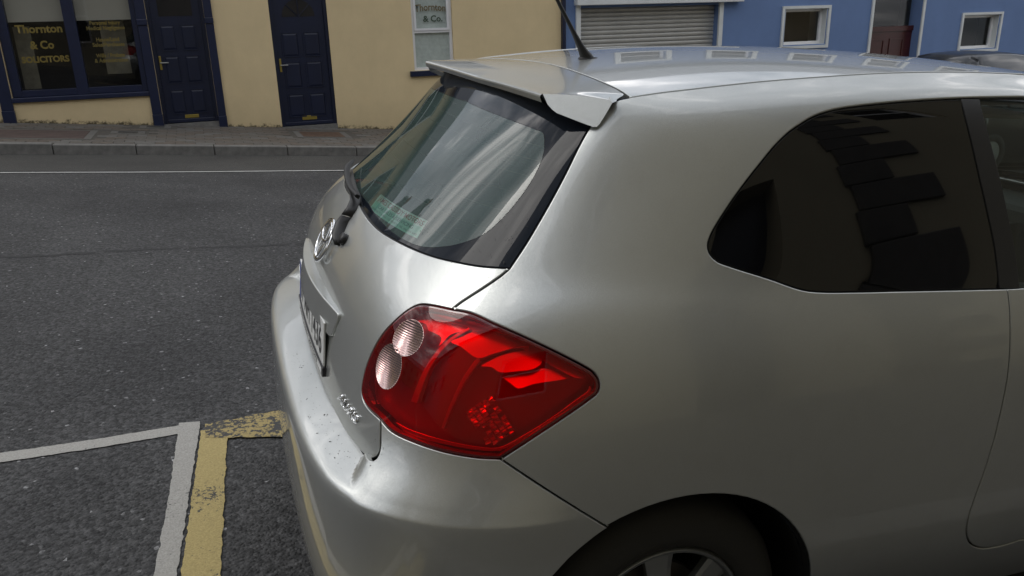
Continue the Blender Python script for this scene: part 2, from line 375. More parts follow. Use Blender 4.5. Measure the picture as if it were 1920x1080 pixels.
def resample3(ev, poly, step):
    """even 3-D spacing along a closed uv outline, keeping corners roughly"""
    P = np.array(list(poly)+[poly[0]], float); X = ev(P[:, 0], P[:, 1]); L = np.linalg.norm(np.diff(X, axis=0), axis=1); out = []
    for i in range(len(poly)):
        n = max(1, int(round(L[i]/step)))
        if L[i] < step*.35 and i and len(out): 
            # drop near duplicates
            if np.linalg.norm(ev(*out[-1])-X[i]) < step*.35: continue
        for k in range(n): out.append(tuple(P[i]+(P[i+1]-P[i])*k/n))
    return out
def area(poly):
    p = np.array(poly); q = np.roll(p, -1, 0); return .5*np.sum(p[:, 0]*q[:, 1]-q[:, 0]*p[:, 1])
def patch(ev, outer, holes=(), du=.09, dv=.11, off=0., gap=.002, r=.0016, thick=.012, step=.010, su=.15, sv=.09, mirror=False, hole_gap=None, flat=False, name='panel', edge=True, tilt=None, nt=None):
    """a trimmed piece of a surface with rounded-over edges and real thickness -> (mesh, mirrored mesh)"""
    loops = []
    for k, pl in enumerate([outer]+list(holes)):
        pl = resample3(ev, pl, step)
        if (area(pl) > 0) != (k == 0): pl = pl[::-1]
        U = np.array(pl); Pu, Pv, n = normals(ev, U[:, 0], U[:, 1]); X = ev(U[:, 0], U[:, 1])
        T = np.roll(X, -1, 0)-np.roll(X, 1, 0); T /= np.linalg.norm(T, axis=1, keepdims=True)+1e-12
        Bv = np.cross(n, T); Bv /= np.linalg.norm(Bv, axis=1, keepdims=True)+1e-12   # towards the piece
        def inset(dist):
            o = []
            for i in range(len(U)):
                J = np.stack([Pu[i], Pv[i]], 1); s = np.linalg.lstsq(J, Bv[i]*dist, rcond=1e-3)[0]; o.append(U[i]+s)
            return np.array(o)
        g = gap if k == 0 or hole_gap is None else hole_gap
        loops.append((inset(g+r), inset(g+.3*r), inset(g), Bv, n))
    rings0 = [l[0] for l in loops]
    lo = rings0[0].min(0); hi = rings0[0].max(0)
    gx = np.arange(lo[0]+du*.5, hi[0], du); gy = np.arange(lo[1]+dv*.5, hi[1], dv); gu, gv = np.meshgrid(gx, gy); I = np.stack([gu.ravel(), gv.ravel()], 1)
    m = inside(I, rings0[0])
    for h in rings0[1:]: m &= ~inside(I, h)
    I = I[m]; S = np.array([su, sv]); allb = np.concatenate(rings0)
    if len(I):
        keep = np.ones(len(I), bool)
        for s in range(0, len(I), 500):
            d = np.min(np.linalg.norm((I[s:s+500, None]-allb[None])*S, axis=2), axis=1); keep[s:s+500] = d > step*.45
        I = I[keep]
    V2 = np.concatenate([allb, I]); ed = []; k0 = 0
    for rg in rings0:
        L = len(rg); ed += [(k0+i, k0+(i+1) % L) for i in range(L)]; k0 += L
    vo, eo, fo, ov, oe, of = delaunay_2d_cdt([Vector(p*S) for p in V2], ed, [], 0, 1e-7)
    vo = np.array([v[:] for v in vo]); cen = np.array([vo[list(f)].mean(0) for f in fo])/S
    m = inside(cen, rings0[0])
    for h in rings0[1:]: m &= ~inside(cen, h)
    fo = [f for f, k in zip(fo, m) if k]; uv = vo/S
    P = ev(uv[:, 0], uv[:, 1]); n = normals(ev, uv[:, 0], uv[:, 1])[2]; P = P+n*off
    if nt is not None: n = n+np.array(nt); n /= np.linalg.norm(n, axis=1, keepdims=True)
    if tilt:
        zc = P[:, 2].max(); P = P-n*(tilt*(P[:, 2]-P[:, 2].min()))[:, None]; n = n+np.array([0, 0, tilt]); n /= np.linalg.norm(n, axis=1, keepdims=True)
    verts = [P]; nor = [n]; faces = [tuple(f) for f in fo]; base = len(P)
    # make faces agree with the outward normal
    fx = []
    for f in faces:
        a, b_, c = P[f[0]], P[f[1]], P[f[2]]
        fx.append(f if np.dot(np.cross(b_-a, c-a), n[f[0]]) > 0 else f[::-1])
    faces = fx
    if edge:
        inv = {}
        for newi, olds in enumerate(ov):
            for o_ in olds: inv.setdefault(o_, newi)
        k0 = 0
        for (r0, r1, r2, Bv, nn) in loops:
            L = len(r0)
            i0 = [inv.get(k0+i, None) for i in range(L)]; k0 += L
            X1 = ev(r1[:, 0], r1[:, 1]); n1 = normals(ev, r1[:, 0], r1[:, 1])[2]; X2 = ev(r2[:, 0], r2[:, 1]); n2 = normals(ev, r2[:, 0], r2[:, 1])[2]
            A1 = X1+n1*(off-.3*r); A2 = X2+n2*(off-r); A3 = X2+n2*(off-r-thick)
            N1 = n1-Bv*.9; N1 /= np.linalg.norm(N1, axis=1, keepdims=True); N2 = -Bv
            b0 = base; verts += [A1, A2, A3]; nor += [N1, N2, N2]; base += 3*L
            for i in range(L):
                j = (i+1) % L
                if i0[i] is None or i0[j] is None: continue
                q = [(i0[i], b0+i, b0+j, i0[j]), (b0+i, b0+L+i, b0+L+j, b0+j), (b0+L+i, b0+2*L+i, b0+2*L+j, b0+L+j)]
                faces += q
    V = np.concatenate(verts); NN = np.concatenate(nor); res = []
    for mir in ((False, True) if mirror else (False,)):
        v = V.copy(); nn = NN.copy(); fs = faces
        if mir: v[:, 1] *= -1; nn[:, 1] *= -1; fs = [f[::-1] for f in faces]
        me = mesh(v, fs, True, name); me.normals_split_custom_set_from_vertices([tuple(x) for x in nn]); res.append(me)
    return res if mirror else res[0]
def seg(ev, px, rng_, flip=1, n=5): return trace(ev, smooth(px, n), *rng_, flip=flip)
def mirror_u(pl): return [(-u, v) for u, v in pl][::-1]
RG = (0.0, 12.5, 2.0, VM-.001)
# ------------------------------------------------------------------ THE CAR
car = thing('parked_car', 'silver three-door hatchback parked in the bay nearest the camera, red tail lamp towards us', 'car', M=G4)
# outline pieces in picture coordinates (right-hand side)
LAMP_IN = [(847, 580), (808, 572), (787, 571), (770, 578), (746, 596), (716, 628), (693, 670), (681, 708), (678, 738), (687, 761), (713, 787)]
LAMP_LO = [(713, 787), (734, 809), (778, 830), (838, 849), (897, 859), (938, 861)]
LAMP_LF = [(938, 861), (986, 830), (1060, 781), (1104, 750), (1121, 735), (1123, 716), (1113, 699), (1090, 684)]
LAMP_UP = [(1090, 684), (1045, 661), (986, 633), (927, 607), (882, 587), (847, 580)]
SEAM_T = [(847, 580), (862, 568), (880, 556), (905, 540), (940, 516), (955, 503)]
C_EDGE = [(955, 503), (985, 458), (1010, 416), (1035, 372), (1060, 325), (1085, 274), (1104, 240), (1125, 212), (1150, 190), (1180, 182)]
DITCH = [(1180, 182), (1240, 173), (1300, 166), (1370, 158), (1440, 151), (1560, 142), (1665, 136), (1800, 134), (1915, 138)]
BUMP_SEAM = [(938, 861), (990, 896), (1060, 941), (1110, 972), (1140, 990)]
T_SIDE = [(713, 787), (713, 820), (712, 845), (706, 858), (695, 862)]
li = seg(W, LAMP_IN, RG); llo = seg(W, LAMP_LO, RG); llf = seg(W, LAMP_LF, RG, n=6); lup = seg(W, LAMP_UP, RG)
st = seg(W, SEAM_T, RG); ce = seg(W, C_EDGE, RG); di = seg(W, DITCH, RG)
ts = seg(W, T_SIDE, RG)
# window outlines
DLO_R = [(1888, 541), (1800, 543), (1700, 545), (1600, 547), (1540, 547), (1505, 543), (1440, 521), (1370, 499), (1345, 489), (1331, 474), (1328, 460), (1334, 440), (1350, 412), (1375, 374), (1400, 340), (1430, 302), (1455, 272), (1480, 248), (1500, 234), (1525, 219), (1560, 207), (1600, 200), (1700, 190), (1810, 184), (1915, 182)]
dlo = seg(W, DLO_R, RG)
front_top = uv_at(W, [(1.0, 1.462), (1.15, 1.455), (1.3, 1.425), (1.45, 1.37), (1.6, 1.30), (1.75, 1.215), (1.9, 1.12)], 9, 16, 8, VM)
front_bot = uv_at(W, [(1.95, 1.055), (1.8, 1.055), (1.4, 1.056), (1.1, 1.057), (.9, 1.058)], 9, 16, 6, VM-2)
dlo_loop = dlo+smooth(front_top, 3)+front_bot
# body side: one surface cut into quarter panel, door and front wing
DOOR_PX = [(1890, 541), (1894, 575), (1895, 640), (1891, 700), (1880, 760), (1866, 820), (1848, 880), (1828, 935), (1817, 970), (1813, 1000), (1820, 1019), (1840, 1028), (1875, 1024), (1915, 1012)]
do = seg(W, DOOR_PX, (8, 12.5, 1.0, 12))
door_low = uv_at(W, [(1.1, .352), (1.5, .345), (1.78, .35), (1.86, .40)], 9, 16, 1, 10)
door_front = uv_at(W, [(1.93, .6), (1.96, .8), (1.99, 1.03)], 9, 16, 1, 12)
AX, AZ, AR = -.078, .312, .366
def arch(cx, a0, a1, n, r=AR): return [(cx+r*math.cos(math.radians(a0+(a1-a0)*i/n)), AZ+r*math.sin(math.radians(a0+(a1-a0)*i/n))) for i in range(n+1)]
bs_px = seg(W, BUMP_SEAM, RG)
end_a = math.degrees(math.atan2(W(*bs_px[-1])[2]-AZ, W(*bs_px[-1])[0]-AX))
arch_q = uv_at(W, arch(AX, -18, end_a, 30), 3, 14, 0, 10)       # front of the opening, over the top, to the bumper seam
ditch_f = uv_at(W, [(1.1, 1.502), (1.28, 1.478)], 9, 16, 12, VM)
pillar_f = [(u, VM-.9) for u in np.linspace(ditch_f[-1][0]+.15, 14.9, 8)]
q_lo = [(u, .9) for u in np.linspace(arch_q[0][0]+.02, 14.6, 20)]
sill_up = uv_at(W, [(1.9, .30), (1.95, .34)], 9, 16, 0, 10)
quarter = (di[:-1]+ditch_f+pillar_f+[uv_at(W, [(2.0, 1.055)], 9, 17, 6, 12)[0]]+front_bot+[dlo[0]])
# go round: ditch -> pillar -> (DLO from the front to the rear, top edge) is a hole, so close below it
quarter = (di[:-1]+ditch_f+pillar_f+uv_at(W, [(2.02, 1.05)], 9, 17, 6, 12)+door_front[::-1]+door_low[::-1]+[tuple(p) for p in do[::-1]]+[])
# the strip between window and door seam belongs to the door, so the quarter panel follows the window edge there
dlo_top_front = smooth(front_top, 3)
quarter = (di[:-1]+ditch_f+pillar_f+uv_at(W, [(2.02, 1.06)], 9, 17, 6, 12)+[front_bot[0]]+dlo_top_front[::-1]+dlo[::-1]
           + do+door_low+door_front[:1]+uv_at(W, [(2.0, .42), (2.0, .30)], 9, 17, 0, 10)+[(u, .9) for u in np.linspace(14.3, arch_q[0][0]+.02, 20)]
           + arch_q+bs_px[::-1]+llf[:-1]+lup[:-1]+st[:-1]+ce[:-1])
def both(name, ms, m, parent, **p):
    a = link(name, ms[0], m, parent, **p); b_ = link(name, ms[1], m, parent, **p); return a, b_
qm = patch(W, quarter, mirror=True, du=.10, dv=.12, name='quarter_panel', gap=.0016, r=.0034)
qp = both('quarter_panel', qm, paint, car)
door_loop = do+door_low+door_front+[front_bot[0]]+front_bot[1:]
dm = patch(W, door_loop, mirror=True, du=.12, dv=.15, name='door', gap=.0016, r=.0034)
dp = both('door', dm, paint, car)
# front wing and nose
wa = uv_at(W, arch(2.56, 180+18, -18, 26), 13, 21, 0, 10)
wing = ([(14.65, .9)]+[(u, .9) for u in np.linspace(14.65, wa[0][0], 4)][1:]+wa+[(u, .9) for u in np.linspace(wa[-1][0], UM-.02, 10)]
        + [(UM-.02, v) for v in np.linspace(1.5, VM-1.5, 16)]+[(u, VM-1.2) for u in np.linspace(UM-.3, 15.2, 24)]+uv_at(W, [(2.04, 1.055)], 9, 17, 6, 12)+uv_at(W, [(1.975, .8), (1.945, .6), (2.01, .42), (2.01, .30)], 9, 17, 0, 12))
wing_m = patch(W, wing, mirror=True, du=.16, dv=.3, name='front_wing', step=.02)
both('front_wing', wing_m, paint, car)

# windows of the side
BP_PX = [(1803, 184), (1822, 260), (1838, 330), (1855, 405), (1868, 470), (1876, 541)]
bpx = seg(W, BP_PX, RG)
ie = min(range(len(dlo)), key=lambda i: abs(dlo[i][0]-bpx[0][0])+10*(i < len(dlo)/2))
ib = min(range(len(dlo)), key=lambda i: abs(dlo[i][0]-bpx[-1][0])+10*(i > len(dlo)/2))
qw_loop = dlo[ib:ie+1]+bpx[1:-1]
both('quarter_window', patch(W, qw_loop, mirror=True, du=.12, dv=.15, off=-.0035, gap=.0015, r=.001, thick=.004, name='quarter_window'), privacy, car)
bp2 = seg(W, [(1838, 184), (1848, 225), (1866, 290), (1882, 355), (1896, 420), (1907, 480), (1914, 541)], RG, n=3)
pil_loop = bpx+[tuple(p) for p in bp2[::-1]]
both('pillar_trim', patch(W, pil_loop, mirror=True, du=.12, dv=.15, off=-.002, gap=.001, r=.001, thick=.02, name='pillar_trim'), black, car)
dw_loop = [bp2[0]]+dlo_top_front+[front_bot[0]]+front_bot[1:-1]+[tuple(p) for p in bp2[:0:-1]]
both('door_window', patch(W, dw_loop, mirror=True, du=.15, dv=.2, off=-.006, gap=.001, r=.001, thick=.004, name='door_window'), car_glass, car)
# black seal all round the window opening, showing as a dark line and stopping light
def ribbon(ev, loop, w_in, w_out, off, name, m, parent, closed=True, mirror=True):
    pl = resample3(ev, loop, .012) if closed else loop; U = np.array(pl); Pu, Pv, n = normals(ev, U[:, 0], U[:, 1]); X = ev(U[:, 0], U[:, 1])
    if closed: T = np.roll(X, -1, 0)-np.roll(X, 1, 0)
    else: T = np.gradient(X, axis=0)
    T /= np.linalg.norm(T, axis=1, keepdims=True)+1e-12; Bv = np.cross(n, T)
    L = len(U); V = np.concatenate([X-Bv*w_out+n*off, X+Bv*w_in+n*off, X+Bv*w_in+n*(off-.004), X-Bv*w_out+n*(off-.004)]); fs = []
    for i in range(L if closed else L-1):
        j = (i+1) % L; fs += [(i, j, L+j, L+i), (L+i, L+j, 2*L+j, 2*L+i), (2*L+i, 2*L+j, 3*L+j, 3*L+i)]
    o = []
    for mir in ((False, True) if mirror else (False,)):
        v = V.copy()
        if mir: v[:, 1] *= -1
        o.append(link(name, mesh(v, fs if not mir else [f[::-1] for f in fs], True, name), m, parent))
    return o
if area(dlo_loop) < 0: dlo_loop = dlo_loop[::-1]
ribbon(W, dlo_loop, .012, .012, -.008, 'window_seal', rubber, car)

# ---- tailgate and rear window
GL_PX = [(955, 503), (900, 499), (860, 492), (820, 483), (790, 473), (760, 460), (735, 447), (715, 435), (700, 422), (688, 408), (677, 390), (670, 374)]
gl = seg(W, GL_PX, (0, 6, 6, VM-.001))
gl_bot = [p for p in gl if p[0] > .12]+[(0, gl[-1][1]+0.0)]
ce_g = [p for p in ce if p[1] < VM-1.0]
top_v = VM-1.2
gl_right = gl_bot[::-1]+ce_g[1:]           # centre bottom -> corner -> up the pillar
glass_loop = gl_right+[(u, top_v) for u in np.linspace(ce_g[-1][0], 0, 8)[1:]]
glass_loop = glass_loop+[(-u, v) for u, v in glass_loop[::-1] if u > 1e-6]
# the dark printed border and the see-through middle are one pane: border ring + middle
CL_PX = [(858, 182), (905, 203), (950, 221), (1000, 240), (1016, 247), (1019, 262), (1016, 290), (1003, 322), (985, 352), (960, 385), (932, 415), (905, 437), (868, 452), (830, 460), (790, 460), (755, 447), (725, 425), (703, 401), (690, 380)]
cl = seg(W, CL_PX, (0, 6, 6, VM-.001))
cl_r = [p for p in cl if p[0] > .05]
cl_loop = cl_r[::-1]; cl_loop = [(0, cl_loop[0][1])]+cl_loop+[(0, cl_loop[-1][1]+.04)]
clear_loop = cl_loop+[(-u, v) for u, v in cl_loop[::-1] if u > 1e-6]
# order: centre bottom -> right -> centre top -> left
tg = (gl_right[:len(gl_bot)][::-1])        # corner -> centre along the glass
ZL = .690
tb = [(u, float(v_of_z(ZL))) for u in np.linspace(0, ts[-1][0]-.08, 16)]
half = tb+ts[::-1]+li[::-1][1:]+st[1:]+[p for p in tg if p[0] > 1e-6][1:]
tail_loop = half+[(0, tg[-1][1])]+[(-u, v) for u, v in half[::-1] if u > 1e-6]
tgm = patch(W, tail_loop, du=.07, dv=.09, name='tailgate', gap=.0018, r=.002)
tailgate = link('tailgate', tgm, paint, car)
rear_win = link('rear_window', patch(W, glass_loop, holes=[clear_loop], du=.08, dv=.1, off=-.004, gap=.003, r=.001, thick=.003, hole_gap=0., name='rear_window'), frit, car)
clear = link('clear_pane', patch(W, clear_loop, du=.08, dv=.1, off=-.004, gap=0., r=.0001, thick=.0, edge=False, name='clear_pane'), rear_glass_m, rear_win)
gs = [p for p in glass_loop]
if area(gs) < 0: gs = gs[::-1]
ribbon(W, gs, .007, .004, -.0065, 'rear_window_seal', rubber, car, mirror=False)
# seal strips behind the open seams
def strip(ev, pl, w_=.012, off=-.012, name='seam_seal', m=None, mirror=True): return ribbon(ev, pl, w_, w_, off, name, m or rubber, car, closed=False, mirror=mirror)
strip(W, st); strip(W, ce); strip(W, do); strip(W, bs_px); strip(W, ts)
# heater wires inside the glass
for k in range(12):
    v = clear_loop[0][1]+.35+k*.36
    if v > top_v-.5: break
    us = [u for u in np.linspace(-3.6, 3.6, 90) if inside(np.array([[u, v]]), clear_loop)[0]]
    if len(us) > 4:
        U = np.array(us); P = W(U, np.full(len(U), v)); n = normals(W, U, np.full(len(U), v))[2]; P -= n*.0055
        hh = np.array([0, 0, .0008]); L = len(U)
        link('heater_wire', mesh(np.concatenate([P-hh, P+hh]), [(i, i+1, L+i+1, L+i) for i in range(L-1)], name='heater_wire'), wire_m, rear_win)

# ---- bumper
RB = (0., 8.5, .5, 10)
b_lo = seg(B, LAMP_LO, RB); b_seam = seg(B, BUMP_SEAM, RB)
u_arch = b_seam[-1][0]
def arch_on_bumper():
    z0 = np.linspace(B(*b_seam[-1])[2], .18, 9)[1:]; o = []
    for z in z0:
        dx = math.sqrt(max(0, AR**2-(z-AZ)**2)); o.append((AX-dx, z))
    return uv_at(B, o, 3, 8.5, 0, 9)
side_up = trace(B, smooth([(714, 791), (713.5, 815), (712.5, 840), (707, 857), (701, 862), (694, 862), (684, 853)], 4), *RB)
bh = ([(u, .15) for u in np.linspace(0, arch_on_bumper()[-1][0], 24)[:-1]]+arch_on_bumper()[::-1]+b_seam[::-1]+b_lo[::-1][1:]+[p for p in side_up[1:] if p[1] < 9.25]
      + [(u, 9.3) for u in np.linspace(3.2, 0, 20)])
bump_loop = bh[:]+[(-u, v) for u, v in bh[::-1] if u > 1e-6]
# start at +0 .. keep both centre points single
bm_ = patch(B, bump_loop, du=.06, dv=.09, su=.15, sv=.05, gap=.0016, r=.0018, step=.012, name='rear_bumper')
bumper = link('rear_bumper', bm_, paint, car)

# ---- tail lamps
def ell(cx, cy, rx, ry, ang, n=28):
    a = math.radians(ang); return [(cx+rx*math.cos(t)*math.cos(a)-ry*math.sin(t)*math.sin(a), cy+rx*math.cos(t)*math.sin(a)+ry*math.sin(t)*math.cos(a)) for t in np.linspace(0, 2*math.pi, n, endpoint=False)]
lamp_loop = li[:-1]+llo[:-1]+llf[:-1]+lup[:-1]
RL = (2, 9, 5, 12)
def shrink(loop, d):
    c = np.array(loop); q = resample3(W, loop, .01)
    if area(q) < 0: q = q[::-1]
    U = np.array(q); Pu, Pv, n = normals(W, U[:, 0], U[:, 1]); X = W(U[:, 0], U[:, 1]); T = np.roll(X, -2, 0)-np.roll(X, 2, 0); T /= np.linalg.norm(T, axis=1, keepdims=True); Bv = np.cross(n, T)
    return [tuple(U[i]+np.linalg.lstsq(np.stack([Pu[i], Pv[i]], 1), Bv[i]*d, rcond=1e-3)[0]) for i in range(len(U))]
house_m = patch(W, lamp_loop, off=-.030, du=.07, dv=.09, gap=.003, r=.001, thick=.02, mirror=True, name='tail_lamp')
lamp = both('tail_lamp', house_m, lamp_dark, car, label='red wrap-round tail lamp with two round clear lenses')
inner = shrink(lamp_loop, .0075)
border_m = patch(W, lamp_loop, holes=[inner], off=.0012, du=.5, dv=.5, gap=.0022, r=.0015, thick=.010, hole_gap=-.0005, mirror=True, name='lens_border', step=.008)
for o, m_ in zip(lamp, border_m): link('lens_border', m_, lamp_border, o)
lens_m = patch(W, inner, off=.0024, du=.07, dv=.09, gap=-.001, r=.001, thick=.001, mirror=True, name='lens')
for o, m_ in zip(lamp, lens_m): link('lens', m_, lens_red, o)
def zz(pts): return [(660+x/3.375, 560+y/3.375) for x, y in pts]
def lamp_piece(name, px, m, off, thick=.004, gap=0., n=3, closed=True, r=.0008, tilt=None):
    lp = trace(W, smooth(zz(px), n, closed=True), *RL); ms = patch(W, lp, off=off, du=.06, dv=.08, gap=gap, r=r, thick=thick, step=.004, mirror=True, name=name, edge=tilt is None, tilt=tilt, nt=(.05, .05, .85) if tilt is not None else None)
    for o, m_ in zip(lamp, ms): link(name, m_, m, o)
lamp_piece('diffuser', [(615, 265), (690, 225), (760, 190), (850, 185), (960, 225), (1050, 285), (960, 325), (880, 350), (820, 375), (770, 370), (730, 340), (680, 300)], lamp_bright, -.005, tilt=.12)
lamp_piece('diffuser', [(810, 425), (870, 385), (940, 350), (1030, 325), (1130, 320), (1190, 360), (1205, 400), (1150, 445), (1040, 462), (930, 468), (880, 435)], lamp_bright, -.005, tilt=.12)
lamp_piece('diffuser', [(390, 128), (480, 112), (600, 130), (740, 165), (700, 190), (620, 215), (570, 270), (540, 300), (555, 240), (500, 205), (470, 190), (455, 150)], lamp_bright, -.005, tilt=.12)
lamp_piece('diffuser', [(850, 178), (900, 182), (1050, 235), (1200, 310), (1400, 420), (1485, 500), (1430, 508), (1330, 460), (1200, 380), (1050, 290), (950, 215)], lamp_bright, -.006, tilt=.12)
lamp_piece('diffuser', [(940, 485), (1020, 478), (1180, 430), (1300, 445), (1440, 492), (1330, 515), (1150, 545), (1050, 575), (1000, 540)], lamp_bright, -.008, tilt=.12)
lamp_piece('rim_strip', [(255, 785), (330, 825), (430, 862), (540, 895), (700, 932), (800, 948), (930, 952), (1050, 895), (1250, 775), (1420, 650), (1500, 590), (1512, 555), (1520, 600), (1430, 668), (1260, 792), (1060, 912), (935, 972), (790, 968), (690, 952), (530, 920), (420, 890), (320, 850)], lamp_bright, -.008, thick=.002)
def rib(px, wpx, off, m):
    P = np.array(smooth(px, 3)); T = np.gradient(P, axis=0); T /= np.linalg.norm(T, axis=1, keepdims=True); nn = np.stack([-T[:, 1], T[:, 0]], 1)
    ww = np.linspace(wpx[0], wpx[1], len(P))[:, None]; lp = [tuple(p) for p in P+nn*ww]+[tuple(p) for p in (P-nn*ww)[::-1]]
    lp = trace(W, zz(lp), *RL); ms = patch(W, lp, off=off, du=.06, dv=.08, gap=0, r=.0012, thick=.012, step=.004, mirror=True, name='lamp_rib')
    for o, m_ in zip(lamp, ms): link('lamp_rib', m_, m, o)
rib([(735, 178), (650, 225), (560, 300), (490, 390), (440, 480), (400, 580), (372, 660)], (9, 22), -.009, lamp_chrome)
rib([(800, 372), (745, 445), (690, 530), (645, 620), (600, 720), (560, 830)], (16, 11), -.010, lamp_chrome)
rib([(1120, 300), (1000, 312), (880, 352), (800, 385)], (5, 9), -.0085, lamp_dark)
# stepped reflector facets at the lower right and left of the lamp
def facets(cx, cy, nx, ny, ax, ay, ang, off, name='reflector_facets'):
    V = []; Fc = []; a = math.radians(ang); ca, sa = math.cos(a), math.sin(a)
    pts = []
    for j in range(ny+1):
        for i in range(nx+1):
            x = (i-nx/2)*ax+(j % 2)*ax*.0; y = (j-ny/2)*ay
            pts.append((cx+x*ca-y*sa, cy+x*sa+y*ca))
    uv = trace(W, zz(pts), *RL, n=120); U = np.array(uv); P = W(U[:, 0], U[:, 1]); n = normals(W, U[:, 0], U[:, 1])[2]
    for j in range(ny):
        for i in range(nx):
            if rng.random() < .12: continue
            q = [j*(nx+1)+i, j*(nx+1)+i+1, (j+1)*(nx+1)+i+1, (j+1)*(nx+1)+i]; k = len(V)
            tl = rng.uniform(-.001, .008); t2 = rng.uniform(-.003, .003); c4 = P[q].mean(0)
            for e_, s in zip(q, (tl+t2, tl-t2, 0., 0.)):
                V.append(c4+(P[e_]-c4)*rng.uniform(.70, 1.0)+n[e_]*(off+s))
            Fc.append((k, k+1, k+2, k+3))
            k2 = len(V); V += [V[k]-n[q[0]]*.012, V[k+1]-n[q[1]]*.012]; Fc.append((k+1, k, k2, k2+1))
    V = np.array(V)
    for o, s in zip(lamp, (1, -1)):
        v = V*np.array([1, s, 1]); link(name, mesh(v, Fc if s > 0 else [f[::-1] for f in Fc], name=name), lamp_bright, o, kind='stuff')
facets(868, 790, 5, 11, 42, 26, -33, -.013)
# two round clear lenses with flutes
def round_lens(px, vertical):
    lp = trace(W, zz(px), *RL); ms = patch(W, lp, off=.0035, nt=(-.1, 0, .18), du=.03, dv=.04, gap=0, r=.0015, thick=.004, step=.004, mirror=True, name='clear_lens')
    for o, m_, sd_ in zip(lamp, ms, (1, -1)):
        P = np.array([v.co[:] for v in m_.vertices]); c0 = P.mean(0); nn = np.array([cn.vector[:] for cn in m_.corner_normals]); li_ = np.array([l.vertex_index for l in m_.loops])
        acc = np.zeros_like(P); np.add.at(acc, li_, nn); acc /= np.linalg.norm(acc, axis=1, keepdims=True)
        rad = (P-c0)/np.abs(P-c0).max(); acc = acc-rad*.75; acc /= np.linalg.norm(acc, axis=1, keepdims=True)   # concave reflector bowl behind the lens
        m_.normals_split_custom_set_from_vertices([tuple(x) for x in acc])
        L = link('clear_lens', m_, clear_lens, o)
round_lens(ell(362, 250, 92, 122, 24), True)
round_lens(ell(240, 430, 80, 146, 8), False)
# lens flutes: bump across the lens
t = clear_lens.node_tree; b = t.nodes['Principled BSDF']; c = N(t, 'ShaderNodeTexCoord')
wv = N(t, 'ShaderNodeTexWave', Scale=75., Distortion=1.0, Detail=1.); wv.bands_direction = 'Z'; t.links.new(c.outputs['Object'], wv.inputs['Vector'])
bp = N(t, 'ShaderNodeBump', Strength=.5, Distance=.0012); t.links.new(wv.outputs['Fac'], bp.inputs['Height']); t.links.new(bp.outputs[0], b.inputs['Normal'])

# ---- roof
ROOF_PX = DITCH[:]
rd = trace(R, smooth(ROOF_PX, 4), -.3, 1.3, -.62, .62)
SEAM_R = [(1178, 180), (1160, 168), (1130, 154), (1095, 140), (1060, 128), (1030, 120), (1000, 113), (985, 110)]
rs = trace(R, smooth(SEAM_R, 4), -.3, 1.3, -.62, .62)
rs = [p for p in rs if p[1] < -.03]
rs_c = (rs[-1][0]-.002, 0.)
side_r = [(x, y) for x, y in rd]+[(1.1, rd[-1][1]), (1.28, rd[-1][1]+.01)]
half_r = rs[::-1]+side_r                    # from the centre of the rear seam to the windscreen corner
roof_loop = [rs_c]+half_r+[(1.33, -.3), (1.35, 0.)]+[(1.33, .3)]+[(x, -y) for x, y in half_r[::-1]]
rm = patch(R, roof_loop, du=.03, dv=.04, su=1, sv=1, gap=.0022, r=.0018, thick=.012, name='roof')
roof = link('roof', rm, paint, car)
rc = [(x, y+.004) for x, y in rs]
ribbon(R, [(x, y) for x, y in rs], .012, .012, -.010, 'roof_seam_seal', rubber, car, closed=False)
ribbon(R, [(x, y) for x, y in rd], .012, .016, -.010, 'roof_seam_seal', rubber, car, closed=False)

def ray_y(px, py, y):
    d = fw*FL+rt*(px-960)+dn*(py-540); t_ = (y-CAM[1])/d[1]; return CAM+t_*d
